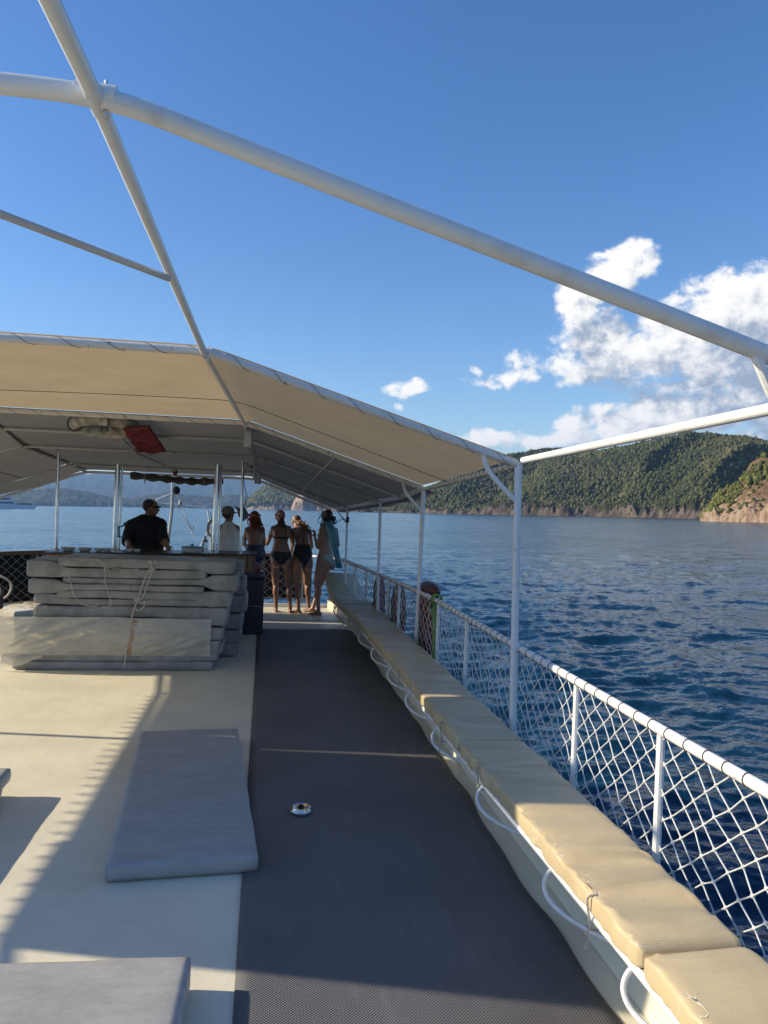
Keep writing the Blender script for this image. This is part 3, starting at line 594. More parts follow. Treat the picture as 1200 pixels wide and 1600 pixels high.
# cloth
def cloth(keys, mat_, lift, i0, i1, nsub=10, sag=.02, flap=None, ext=None):
    Ps = []
    for a_, b_ in zip(keys[:-1], keys[1:]):
        pa = arch_pts(*prof[a_], lift=lift); pb = arch_pts(*prof[b_], lift=lift)
        for t_ in np.linspace(0, 1, nsub, endpoint=False): Ps.append((pa*(1-t_)+pb*t_, 4*t_*(1-t_)*sag))
    Ps.append((arch_pts(*prof[keys[-1]], lift=lift), 0)); A = []
    for P_, s_ in Ps:
        Q = P_[i0:i1]; 
        seg = [Q[0]]
        for k in range(1, len(Q)):
            m_ = 10 if np.linalg.norm(Q[k]-Q[k-1]) > .5 else 1
            for u_ in range(1, m_+1): seg.append(Q[k-1]+(Q[k]-Q[k-1])*u_/m_)
        seg = np.array(seg); uu = np.linspace(0, 1, len(seg)); seg[:, 2] -= s_*(.35+.65*np.abs(np.sin(uu*math.pi*2)))
        A.append(seg)
    o = G().grid(A).build('cloth', mat_, aw, sharp=None); return o
c1 = cloth(['B', 'C'], tan_cloth, .034, 5, 20); c1['label'] = 'sunlit tan cloth panel of the awning'
c2 = cloth(['C', 'D1', 'D', 'E', 'Fa'], grey_cloth, .030, 5, 20); c2['label'] = 'grey cloth underside of the awning'
# port slope cloths (they throw the big shade on the deck)
def slope_cloth(y0, y1, mat_, z0a, z1a, z0b, z1b, s0=0, s1=0, umax=1., umin=0.):
    A = []
    for y in np.linspace(y0, y1, 24):
        t_ = (y-y0)/(y1-y0); xe = float(np.interp(y, [3, 7.5, 9.3, 12.3], [2*CX-1.56, 2*CX-1.56, 2*CX-1.40, 2*CX-1.08])); xk = 2*CX-float(np.interp(y, [1.87, 4.57, 7.5, 12.25], [-.40, -.36, -.2, -.18]))
        ze = z0a*(1-t_)+z1a*t_; zk = z0b*(1-t_)+z1b*t_
        A.append([(xe+(xk-xe)*u_, y-(s0*(1-t_)+s1*t_)*u_, ze+(zk-ze)*u_-.03*math.sin(u_*math.pi)) for u_ in np.linspace(umin, umax, 10)])
    return G().grid(A).build('cloth', mat_, aw, sharp=None)
slope_cloth(3.66, 6.08, grey_cloth, 1.86, 1.86, 2.60, 2.53, .64, .32, .80)
slope_cloth(3.92, 5.80, grey_cloth, 1.865, 1.865, 2.605, 2.535, 0, 0, 1., .795)  # small unseen panel, added to keep the bench shaded further forward
zz = lambda y, i: float(np.interp(y, [4.57, 7.5, 8.4, 9.3, 11.38, 12.25], [prof[k][i] for k in ('B', 'C', 'D1', 'D', 'E', 'Fa')]))+.03
for ya, yb, mm in ((6.06, 7.5, grey_cloth), (7.5, 8.4, grey_cloth), (8.4, 9.3, grey_cloth), (9.3, 11.36, grey_cloth), (11.46, 12.25, grey_cloth)):
    slope_cloth(ya, yb, mm, zz(ya, 2)-(.07 if ya < 7 else 0), zz(yb, 2), zz(ya, 1), zz(yb, 1), .22 if ya == 6.06 else 0, 0)
# starboard flap of grey cloth outside the eave
A = []
for i, y in enumerate(np.linspace(7.55, 12.2, 34)):
    xe = float(np.interp(y, [7.5, 8.4, 9.3, 11.38, 12.25], [1.55, 1.50, 1.40, 1.21, 1.06])); ze = float(np.interp(y, [7.5, 8.4, 9.3, 11.38, 12.25], [1.89, 1.81, 1.745, 1.65, 1.60]))
    w_ = .20-.02*math.sin(y*5); A.append([(xe+w_*u_, y, ze+.03-.30*w_*u_-.03*math.sin(u_*math.pi)) for u_ in np.linspace(0, 1, 5)])
G().grid(A).build('cloth', grey_cloth, aw, sharp=None)['label'] = 'grey outboard flap of the awning'
# lacing round the arches and eaves
lg = G()
def wrap(path, r, pitch, rr_=.0028, turns=1):
    P_ = np.array(path); s_ = np.concatenate([[0], np.cumsum(np.linalg.norm(np.diff(P_, axis=0), axis=1))]); q_ = np.arange(0, s_[-1], pitch/10)
    C_ = np.stack([np.interp(q_, s_, P_[:, k]) for k in range(3)], 1); T = np.gradient(C_, axis=0); T /= np.linalg.norm(T, axis=1)[:, None]
    U = np.cross(T, [0, 0, 1.]); U /= np.linalg.norm(U, axis=1)[:, None]; V_ = np.cross(T, U); a_ = q_/pitch*2*math.pi
    lg.tube(C_+r*(np.cos(a_)[:, None]*U+np.sin(a_)[:, None]*V_), rr_, 5)
wrap(arch_pts(*prof['B']), .0262, .24, .0016); wrap(arch_pts(*prof['C']), .0237, .2, .0015); wrap([(prof[k][4]+.015, prof[k][0], prof[k][2]-.005) for k in ('B', 'C', 'D1', 'D', 'E')], .021, .11, .0018)
wrap([(2*CX-1.545, 3.7, 1.86), (2*CX-1.565, 6.0, 1.86), (2*CX-1.555, 7.5, 1.89)], .045, .13, .006)
lg.build('lacing', ropedark, aw)
# seam and loose thread on the tan cloth
A = []
for t_ in np.linspace(0, 1, 60):
    pa = arch_pts(*prof['B'], lift=.027); pb = arch_pts(*prof['C'], lift=.024); L = pa[9:]*.36+pb[9:]*.64
    s_ = np.concatenate([[0], np.cumsum(np.linalg.norm(np.diff(L, axis=0), axis=1))]); A.append([np.interp(t_*s_[-1], s_, L[:, k]) for k in range(3)])
A = np.array(A); A[:, 2] -= .022; A[:, 1] -= .25*np.sin(np.linspace(0, 1, 60)*math.pi)
G().tube(A, .0025, 5).build('seam', ropedark, aw)
# white edge valance at the bow end with small eyelets
G().tube(arch_pts(*prof['Fa'], lift=-.02), .008, 6).build('edge_rope', white, aw)
# rolled side cloth under the bow arch
rc_ = thing('rolled_screen', 'rolled grey cloth screen tied under the front arch', 'rolled cloth', (-1.3, 11.3, 1.9))
A = spline([(-1.95, 11.6, 2.0), (-1.55, 11.6, 1.975), (-1.25, 11.6, 1.955), (-.95, 11.6, 1.95), (-.63, 11.6, 1.975)], 8); G().tube(A, np.array([.05+.012*math.sin(i*1.3) for i in range(len(A))]), 12).build('roll', M('grey_canvas', (.10, .095, .085), .9, var=.3, bump=1, bs=20), rc_)
for x in (-1.75, -.9): G().tube([(x, 11.6+.066*math.cos(a_), 1.965+.066*math.sin(a_)) for a_ in np.linspace(0, 6.28, 14)], .006, 5, closed=False).build('tie', dirty_white, rc_)
# ------------------------------------------------------------------ steel posts, counter
for (xa, ya, xb, yb, r_, lab) in ((91, 710, 88, 857, .018, 'thin polished steel post at the left end of the wooden counter'), (184, 733, 179, 858, .030, 'thick polished steel post left of the man in dark shirt'), (340, 733, 334, 860, .032, 'thick polished steel post left of the person in white robe'), (379, 725, 376, 862, .015, 'thin steel post at the right end of the counter in front of the robe')):
    yq = 9.5 if xa != 379 else 9.75
    a_, b_ = at(xa, ya, yq), at(xb, yb, yq); th_ = thing('steel_post', lab, 'post', tuple(b_), group='steel posts standing on the counter')
    G().tube([b_-[0, 0, .03], a_+[0, 0, .06]], r_, 16).build('tube', steel, th_); G().lathe([(0, .0), (r_*1.9, 0), (r_*1.9, .008), (r_*1.1, .018), (0, .018)], b_-[0, 0, .015], 16).build('flange', brushed, th_)
    if r_ > .02: G().tube([b_+[.045, .03, -.03], a_+[.045, .03, .04]], r_*.45, 10).build('side_tube', steel, th_)
ct = thing('bar_counter', 'teak slatted bar counter behind the mattress pile', 'counter', (-1.3, 9.6, 0))
def poly_prism(g_, P_, z0, z1):
    z0 = [z0]*len(P_) if np.isscalar(z0) else z0; z1 = [z1]*len(P_) if np.isscalar(z1) else z1; n_ = len(P_)
    g_.raw([(x, y, z) for (x, y), z in zip(P_, z0)]+[(x, y, z) for (x, y), z in zip(P_, z1)], [tuple(range(n_))[::-1], tuple(range(n_, 2*n_))]+[(i, (i+1) % n_, (i+1) % n_+n_, i+n_) for i in range(n_)])
CP = [(-2.44, 9.2), (-.13, 9.9), (-.13, 10.42), (-2.44, 9.75)]
g_ = G(); poly_prism(g_, CP, .02, [1.0, 1.0, 1.0, 1.0]); g_.build('body', navy, ct, smooth=False)
g_ = G(); fx = np.linspace(-2.44, -.13, 32)
for i in range(31):
    x = (fx[i]+fx[i+1])/2; y = 9.2+(x+2.44)/2.31*.7-.012; g_.box((x, y, .9), (.0685, .02, .215), rz=math.atan(.7/2.31))
for i in range(7): g_.box((-.118, 9.955+i*.068, .72), (.022, .061, .60))
g_.build('slats', teak, ct, smooth=False)
g_ = G(); poly_prism(g_, [(-2.47, 9.16), (-.09, 9.87), (-.09, 10.45), (-2.47, 9.79)], 1.003, 1.026); g_.build('top', M('dark_counter_top', (.05, .035, .025), .35, var=.3), ct, smooth=False, bevel=.004)
# bowls, pot, bottle on the counter
for i, (px, w_) in enumerate(((107, .085), (133, .085), (155, .06), (168, .07), (202, .05), (214, .045))):
    p_ = at(px, 857, 9.55); p_[2] = 1.03; r_ = w_; o = thing('bowl', ['first', 'second', 'third', 'fourth', 'fifth', 'sixth'][i]+' white dish from the left on the wooden counter', 'dish', tuple(p_), group='white dishes along the counter')
    G().lathe([(0, 0), (r_*.6, 0), (r_, .03), (r_*1.02, .036), (r_*.97, .034), (r_*.55, .008), (0, .008)], p_, 20).build('dish', ceramic, o)
p_ = at(300, 858, 9.85); p_[2] = 1.028; o = thing('pot', 'dark green pot with lid on the counter right of the man', 'pot', tuple(p_))
G().lathe([(0, 0), (.115, 0), (.125, .02), (.125, .055), (.118, .06), (0, .06)], p_, 28).build('body', plastic_w, o)
G().lathe([(.0, .062), (.132, .062), (.132, .072), (.05, .085), (0, .087)], p_, 28).build('lid', green_pot, o); G().ell(p_+[0, 0, .095], (.014, .014, .012)).build('knob', black, o)
p_ = at(320, 858, 9.9); p_[2] = 1.028; o = thing('bottle', 'clear plastic water bottle on the counter beside the green pot', 'bottle', tuple(p_))
bm_ = bpy.data.materials.new('clear_plastic'); bm_.use_nodes = True; pp = bm_.node_tree.nodes['Principled BSDF']; pp.inputs['Base Color'].default_value = (.75, .85, .92, 1); pp.inputs['Transmission Weight'].default_value = .85; pp.inputs['Roughness'].default_value = .1; pp.inputs['IOR'].default_value = 1.2
G().lathe([(0, 0), (.032, 0), (.033, .05), (.030, .08), (.033, .11), (.033, .14), (.014, .175), (.013, .19), (0, .19)], p_, 18).build('body', bm_, o); G().lathe([(0, .19), (.016, .19), (.016, .207), (0, .207)], p_, 14).build('cap', plastic_w, o)
# tap / small crane fitting by the second post
o = thing('hook_fitting', 'small dark hook clamped to the steel post left of the man', 'hook', tuple(at(187, 835, 9.5)))
G().tube([at(x, y, 9.5) for x, y in ((186, 840), (186, 822), (190, 823), (194, 820), (195, 816))], .009, 8).build('hook', black, o); G().tube([at(x, y, 9.5) for x, y in ((184, 838), (192, 839))], .006, 6).build('pin', black, o)
# navy fridge box and lifebuoy
fr = thing('cool_box', 'tall dark navy cool box at the right end of the counter', 'cool box', (-.12, 10.2, 0))
G().box((-.115, 10.08, .35), (.275, .40, .70)).build('body', navy, fr, bevel=.012); G().box((-.115, 10.08, .722), (.285, .41, .035)).build('lid', navy, fr, bevel=.01)
G().tube([(-.258, 9.872, .375), (-.115, 9.868, .36), (.03, 9.872, .36)], .0035, 6).build('strap', ropem, fr)
lb = thing('lifebuoy', 'red lifebuoy with white cord leaning behind the navy cool box', 'lifebuoy', (.02, 10.55, .5))
cc_ = np.array([-.14, 10.44, .60]); tl_ = R(12)
def ring(c, Rr_, n_=40, off=0): return [(c[0]+Rr_*math.cos(a_)*.62, c[1]+Rr_*math.cos(a_)*.75+off, c[2]+Rr_*math.sin(a_)) for a_ in np.arange(n_)*2*math.pi/n_]
G().tube(ring(cc_, .20), .065, 14, closed=True).build('ring', red, lb); G().tube(ring(cc_, .27), .006, 6, closed=True).build('cord', ropem, lb)
for a0 in (.9, 2.3, 4, 5.4):
    c = cc_+[.20*math.cos(a0)*.62, .20*math.cos(a0)*.75, .20*math.sin(a0)]; G().ell(c, (.07, .07, .03)).build('band', plastic_w, lb)
# under the awning: ring, life jackets, lamps, speaker
rg_ = thing('lifebuoy', 'dirty white lifebuoy stowed flat up under the awning', 'lifebuoy', (-1.57, 7.95, 2.40)); c0 = np.array([-1.58, 7.85, 2.375])
G().tube([(c0[0]+.27*math.cos(a_), c0[1]+.27*math.sin(a_), c0[2]-.04*math.sin(a_)) for a_ in np.arange(40)*2*math.pi/40], .062, 12, closed=True).build('ring', dirty_white, rg_)
for a0 in (.3, 1.9, 3.4, 5): G().tube([(c0[0]+(.27+.07*math.cos(b_))*math.cos(a0), c0[1]+(.27+.07*math.cos(b_))*math.sin(a0), c0[2]+.07*math.sin(b_)) for b_ in np.linspace(0, 6.28, 12)], .008, 5).build('cord', ropedark, rg_)
jk = thing('life_jackets', 'folded red life jackets tucked under the awning beside the lifebuoy', 'life jackets', (-1.3, 8.6, 2.3))
from_ = lambda x, y, d_: at(x, y, d_)
q4 = [from_(192, 668, 7.58), from_(233, 664, 7.58), from_(259, 703, 8.35), from_(216, 703, 8.35)]
A = []
for u_ in np.linspace(0, 1, 22):
    A.append([tuple(np.array(q4[0])*(1-u_)*(1-v_)+np.array(q4[1])*(1-u_)*v_+np.array(q4[2])*u_*v_+np.array(q4[3])*u_*(1-v_)+np.array([0, 0, .012*math.sin(u_*20)*math.sin(v_*9)])) for v_ in np.linspace(0, 1, 14)])
o = G().grid(A).build('fabric', red, jk, sharp=None); md = o.modifiers.new('s', 'SOLIDIFY'); md.thickness = .035; md.offset = 1 
G().tube([q4[0]*.5+q4[1]*.5+[0, 0, -.012], q4[2]*.5+q4[3]*.5+[0, 0, -.012]], .005, 5).build('strap', ropedark, jk)
for (px, py, d_, h_, lab) in ((388, 684, 7.8, .19, 'white boxed lamp hanging from the roof tube, the nearer of two'), (403, 746, 10.2, .17, 'white boxed lamp beside the small speaker under the awning')):
    c = at(px, py, d_); o = thing('deck_lamp', lab, 'lamp', tuple(c), group='boxed lamps under the awning')
    G().box(c, (.085, .07, h_)).build('housing', M('lamp_grey', (.42, .44, .46), .4), o, bevel=.01); G().box(c+[0, -.038, -.008], (.062, .012, h_*.8)).build('lens', plastic_w, o, bevel=.004)
    G().tube([c+[0, 0, h_/2], c+[-.01, 0, h_/2+.07]], .012, 8).build('stem', grey_paint, o)
c = at(392, 730, 9.7); o = thing('loudspeaker', 'small round grey speaker under the awning by the thin post', 'speaker', tuple(c)); G().ell(c, (.035, .03, .035)).build('case', grey_paint, o); G().lathe([(0, 0), (.022, 0), (.022, .01), (0, .01)], (0, 0, 0)).build('cone', black, o, off=tuple(Vector((c[0], c[1]-.034, c[2]))-Vector(c)))
cb_ = thing('cable', 'thin black cable looping from the thin post to the lamp', 'cable', tuple(at(385, 735, 9.7))); G().tube(spline([at(x, y, 9.72) for x, y in ((379, 726), (388, 724), (384, 733), (381, 745), (383, 765), (386, 775), (382, 790))], 6), .004, 5).build('wire', black, cb_)
c = at(543, 812, 11.34); o = thing('camera_box', 'small black box fixed to the foremost awning post', 'box', tuple(c)); G().box(c, (.045, .04, .085)).build('case', black, o, bevel=.006); G().box(c+[-.05, 0, 0], (.03, .03, .02)).build('bracket', black, o)
hb = thing('hanging_bag', 'grey cloth bag hanging on the thin post beside the robed person', 'bag', tuple(at(378, 800, 9.9)))
A = []
for i, (yy_, xl, xr) in enumerate(((792, 368, 380), (797, 371, 385), (803, 372, 389), (809, 375, 384), (812, 377, 381))):
    A.append([tuple(at(xl+(xr-xl)*v_, yy_+3*math.sin(v_*5+i), 9.95-.05*math.sin(v_*math.pi))) for v_ in np.linspace(0, 1, 9)])
o = G().grid(A).build('cloth', capm, hb, sharp=None); md = o.modifiers.new('s', 'SOLIDIFY'); md.thickness = .02
#@@BENCH
# ------------------------------------------------------------------ bench and cushions
FX = hermite([.5, 2.2, 4.2, 6.5, 8.8, 11.3], [1.165, 1.145, 1.105, 1.10, 1.06, .94]); BX = hermite([.5, 2.2, 7, 11.6], [1.505, 1.495, 1.47, 1.43])
bn = thing('bench', 'long white framed bench along the starboard railing', 'bench', (1.3, 5, 0))
ys = np.linspace(-.3, 11.2, 60)
A = []
for y in ys:
    x0, x1 = float(FX(y))+.03, float(BX(y))+.02; A.append([(x0, y, .333), (x1, y, .333), (x1, y, .305), (x0, y, .305), (x0, y, .333)])
G().grid([r[::-1] for r in A]).build('seat_board', white, bn)
G().tube([(float(FX(y))+.025, y, .318) for y in ys], .016, 10).build('front_tube', rail_white, bn)
G().tube([(float(FX(y))+.24, y, .155) for y in ys], .009, 8).build('lower_tube', rail_white, bn)
for y in (1.55, 2.19, 2.83, 3.72, 4.72, 5.63, 6.49, 7.4, 8.3, 9.3, 10.4):
    x = float(FX(y))+.02
    c = spline([(x+.04, y+.0, .315), (x-.005, y+.01, .30), (x-.035, y-.01, .255), (x-.02, y-.055, .21), (x+.04, y-.14, .18), (x+.15, y-.27, .165), (x+.31, y-.40, .155)], 7)
    G().tube(c, .0095, 10).build('leg', rail_white, bn)
def cushion(name, ya, yb, label, z0=.335, th_=.074, tilt=0, seed=0, group='tan cushions laid end to end on the bench', extra=0):
    rg = np.random.default_rng(seed); L = yb-ya; nu_ = max(14, int(L/.022)); cs = 46
    mid = ((float(FX((ya+yb)/2))+float(BX((ya+yb)/2)))/2, (ya+yb)/2)
    V = []; E_ = []
    for i in range(nu_+1):
        t_ = i/nu_; y = ya+L*t_; x0 = float(FX(y)); x1 = float(BX(y)); endf = min(1, min(t_, 1-t_)*L/.03); er = math.sqrt(max(0, 1-(1-endf)**2))
        w_ = (x1-x0)/2; xc_ = (x0+x1)/2; hh = th_/2
        for k in range(cs):
            a_ = 2*math.pi*k/cs; ca, sa = math.cos(a_), math.sin(a_); ex = .13
            px = math.copysign(abs(ca)**ex, ca); pz = math.copysign(abs(sa)**.27, sa)
            wv = 0
            if sa > .1:
                u_ = px
                wv = .0075*(2*vnoise(y*9+seed*3+u_*1.2, u_*1.3+seed)-1)+.0065*(1-abs(2*vnoise(y*22+u_*3+seed, u_*1.1)-1)*1.6)*(.4+.6*vnoise(y*2+seed, 3.3))
                fo = 1-abs(2*vnoise(y*7.5+u_*1.6+seed*5+.8*vnoise(y*3, u_*2), u_*.9+seed*2)-1); wv += .016*fo**5*(1-.5*u_*u_)
                ed = max(abs(u_), 0); wv += .006*(1-u_*u_)*er
                for wy, ws, wd in ((ya+L*.18, .02, .012), (ya+L*.50, .018, .012), (ya+L*.82, .02, .012)):      # tie-down creases fanning from the front edge
                    wv -= wd*math.exp(-((y-wy)/(ws*(1.5+1.2*(u_+1))))**2)*max(0, 1-(u_+1)*.9)
            z_ = z0+hh+hh*pz*(.6+.4*er)+wv*er
            rag = .010*(2*vnoise(y*14+seed, 7.7)-1)+.006*(2*vnoise(y*40+seed, 2.2)-1)
            x_ = xc_+px*w_*(.93+.07*er)+(rag if px < 0 else rag*.3)
            ye = y+(vnoise(px*2+seed, 5.5)-.5)*.05*(1-er)
            V.append((x_, ye, z_+tilt*max(0, (y-ya))**1.5)); E_.append(1. if px < -.75 and sa > -.6 else (max(0, 1-(px+1)*2.2) if sa > 0 else 0))
    f = [(i*cs+k, i*cs+(k+1) % cs, (i+1)*cs+(k+1) % cs, (i+1)*cs+k) for i in range(nu_) for k in range(cs)]+[tuple(range(cs))[::-1], tuple(nu_*cs+k for k in range(cs))]
    th0 = thing(name, label, 'cushion', (mid[0], mid[1], z0), group=group)
    gg = G().raw(V, f); me = gg.mesh('cover'); a_ = me.attributes.new('edge', 'FLOAT', 'POINT'); a_.data.foreach_set('value', np.array(E_, np.float32)); link('cover', me, vinyl_tan, th0, sharp=None)
    # stitched piping along the top front edge, and ties round the bench tube
    pts = [(float(FX(y))+.012+.006*math.sin(y*31), y, z0+th_*.90+.0045*math.sin(y*17+seed)) for y in np.linspace(ya+.03, yb-.03, 60)]
    if not tilt: G().tube(pts, .0032, 5).build('piping', vinyl_tan, th0)
    if not tilt:
      for fr_ in ((.16, .80) if L > 1 else (.4,)):
        y = ya+L*fr_; x = float(FX(y)); tg = G()
        tg.tube(spline([(x+.02, y, z0+th_*.97), (x-.012, y, z0+.06), (x-.004, y+.003, .335), (x+.004, y, .29), (x+.03, y-.004, .285)], 5), .004, 6)
        tg.tube(spline([(x+.0, y, .31), (x-.012, y-.01, .28), (x-.006, y+.008, .255), (x-.014, y-.004, .225)], 5), .0035, 6); tg.ell((x-.002, y, .30), (.011, .012, .011), nu=8, nv=6)
        tg.build('tie', ropem, th0)
    return th0
cushion('bench_cushion', .2, 2.11, 'tan vinyl bench cushion nearest the camera, at the bottom right corner', seed=1)
cushion('bench_cushion', 2.13, 4.14, 'sunlit wrinkled tan cushion with cracked front edge beside the near railing post', seed=2)
cushion('bench_cushion', 4.16, 6.44, 'shaded tan bench cushion between the near tall post and the maroon fender with green rope', seed=3)
cushion('bench_cushion', 6.46, 8.74, 'tan bench cushion beside the maroon fenders', seed=4)
cushion('bench_cushion', 8.76, 10.88, 'far tan bench cushion with turned-up end next to the woman with towel', seed=5)
cushion('bench_cushion', 10.9, 11.75, 'last tan cushion propped up against the bow corner', seed=6, tilt=.30)
# ------------------------------------------------------------------ fenders hung outside the net
def fender(y, w_, z0, z1, lab, top=False):
    x = float(RAILX(y))+.10; o = thing('fender', lab, 'fender', (x, y, z0), group='maroon fenders outside the railing')
    V = []; n_ = 26; m_ = 18
    for i in range(n_+1):
        t_ = i/n_; sh = math.sin(math.pi*min(1, max(0, t_)))**.22 if 0 < t_ < 1 else 0.02
        for k in range(m_):
            a_ = 2*math.pi*k/m_; rr_ = sh*(1+.07*(2*vnoise(a_*1.6+y, t_*9)-1)); V.append((x+.075*rr_*math.cos(a_), y+w_/2*rr_*math.sin(a_)*(1-.10*t_), z0+(z1-z0)*t_))
    f = [(i*m_+k, i*m_+(k+1) % m_, (i+1)*m_+(k+1) % m_, (i+1)*m_+k) for i in range(n_) for k in range(m_)]
    G().raw(V, f).build('cover', maroon, o)
    if top: G().ell((x, y, z1-.055), (.078, w_/2*.80, .07)).build('cap', M('dark_brown_rubber', (.085, .032, .028), .5, var=.3), o)
    G().tube([(x-.06, y-w_*.3, z1-.08), (x-.10, y-w_*.3, .86)], .006, 6).build('rope', ropem, o); G().tube([(x-.06, y+w_*.3, z1-.08), (x-.10, y+w_*.3, .86)], .006, 6).build('rope', ropem, o)
fender(9.72, .52, .12, .80, 'maroon covered fender farthest forward behind the rail net'); fender(8.75, .62, .12, .80, 'maroon covered fender in the middle of three behind the rail net'); fender(7.48, .84, .10, .95, 'large maroon fender whose brown top rises above the rail, beside green rope', True)
gr_ = thing('mooring_rope', 'lime green rope knotted on the rail and hanging down', 'rope', (1.6, 6.2, .85))
gx = 1.588; g_ = G()
for k in range(4): g_.tube([(gx+.045*math.cos(a_), 6.86+.02*k+.008*a_, .855+.045*math.sin(a_)) for a_ in np.linspace(0, 6.3, 14)], .0062, 7)
for k, (dy, zb) in enumerate(((0, .25), (.05, .18), (.10, .30))): g_.tube(spline([(gx+.03, 6.87+dy, .86), (gx-.02, 6.86+dy, .76), (gx-.012, 6.83+dy*1.3, .6), (gx-.012, 6.86+dy, .42), (gx-.012, 6.82+dy, zb)], 6), .0055, 7)
g_.tube([(gx-.02+.05*math.cos(a_), 6.89+.07*math.sin(a_), .76+.05*math.sin(a_)) for a_ in np.linspace(0, 6.3, 16)], .0062, 7); g_.build('rope', green_rope, gr_)
# ------------------------------------------------------------------ mattresses
def rbox(lx, ly, lz, r=.02, res=.03, puff=.006, seed=0):
    """soft cushion block with rounded edges and slightly puffed, rumpled faces; origin at the base centre"""
    nx, ny, nz = max(6, int(lx/res)), max(6, int(ly/res)), max(3, int(lz/.02)); V = []; f = []; idx = {}
    def co(i, n_, L):
        return (i/n_-.5)*L
    def vert(i, j, k):
        key = (i, j, k)
        if key in idx: return idx[key]
        x, y, z = co(i, nx, lx), co(j, ny, ly), (k/nz)*lz-lz/2
        p_ = np.array([x, y, z]); inn = np.clip(p_, [-lx/2+r, -ly/2+r, -lz/2+r], [lx/2-r, ly/2-r, lz/2-r]); d = p_-inn; l = np.linalg.norm(d)
        if l > 0: p_ = inn+d/l*r
        wob = (2*vnoise(x*6+seed*3.1+5, y*6+seed)-1)*puff+(2*vnoise(x*22+seed+9, y*22)-1)*puff*.3
        cen = (1-(2*x/lx)**2)*(1-(2*y/ly)**2)
        if k == nz: p_[2] += wob+cen*puff*1.4
        if i in (0, nx): p_[0] += math.copysign(1, x)*(1-(2*z/lz)**2)*puff*.8+(2*vnoise(y*5+seed, z*8+2)-1)*puff*.8
        if j in (0, ny): p_[1] += math.copysign(1, y)*(1-(2*z/lz)**2)*puff*.8+(2*vnoise(x*5+seed, z*8+7)-1)*puff*.8
        idx[key] = len(V); V.append((p_[0], p_[1], p_[2]+lz/2)); return idx[key]
    for i in range(nx):
        for j in range(ny):
            f.append((vert(i, j, nz), vert(i+1, j, nz), vert(i+1, j+1, nz), vert(i, j+1, nz))); f.append((vert(i, j, 0), vert(i, j+1, 0), vert(i+1, j+1, 0), vert(i+1, j, 0)))
    for i in range(nx):
        for k in range(nz):
            f.append((vert(i, 0, k), vert(i+1, 0, k), vert(i+1, 0, k+1), vert(i, 0, k+1))); f.append((vert(i, ny, k), vert(i, ny, k+1), vert(i+1, ny, k+1), vert(i+1, ny, k)))
    for j in range(ny):
        for k in range(nz):
            f.append((vert(0, j, k), vert(0, j, k+1), vert(0, j+1, k+1), vert(0, j+1, k))); f.append((vert(nx, j, k), vert(nx, j+1, k), vert(nx, j+1, k+1), vert(nx, j, k+1)))
    return G().raw(V, f)
def mattress(x, y, z, lx, ly, lz, rz, label, seed, group='grey sun mattresses lying on the deck'):
    o = thing('mattress', label, 'mattress', (x, y, z), R(rz), group=group)
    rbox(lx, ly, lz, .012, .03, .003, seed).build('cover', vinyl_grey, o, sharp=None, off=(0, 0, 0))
    e = [(lx/2-.014, ly/2-.014), (-lx/2+.014, ly/2-.014), (-lx/2+.014, -ly/2+.014), (lx/2-.014, -ly/2+.014)]; P_ = []
    for i in range(4):
        a_, b_ = np.array(e[i]), np.array(e[(i+1) % 4]); P_ += [tuple(a_+(b_-a_)*t_)+(lz-.010,) for t_ in np.linspace(.02, .98, 16)]
    P_ = [(px*(1.004), py*1.003, pz) for px, py, pz in P_]
    G().tube(P_, .0045, 6, closed=True).build('piping', vinyl_grey, o, off=(0, 0, 0)); return o
mattress(-.385, 4.50, .006, .665, 2.0, .078, 4.6, 'single grey mattress lying in shade beside the dark mat', 11)
mattress(-.565, 1.74, .004, .69, 1.96, .115, -1.5, 'grey mattress cut off by the bottom left corner', 12)
mattress(-1.715, 3.56, .003, .68, 1.95, .075, 1, 'lower grey mattress of the pair at the left edge', 13); mattress(-1.70, 3.58, .082, .68, 1.95, .072, -.6, 'upper grey mattress of the pair at the left edge', 14)
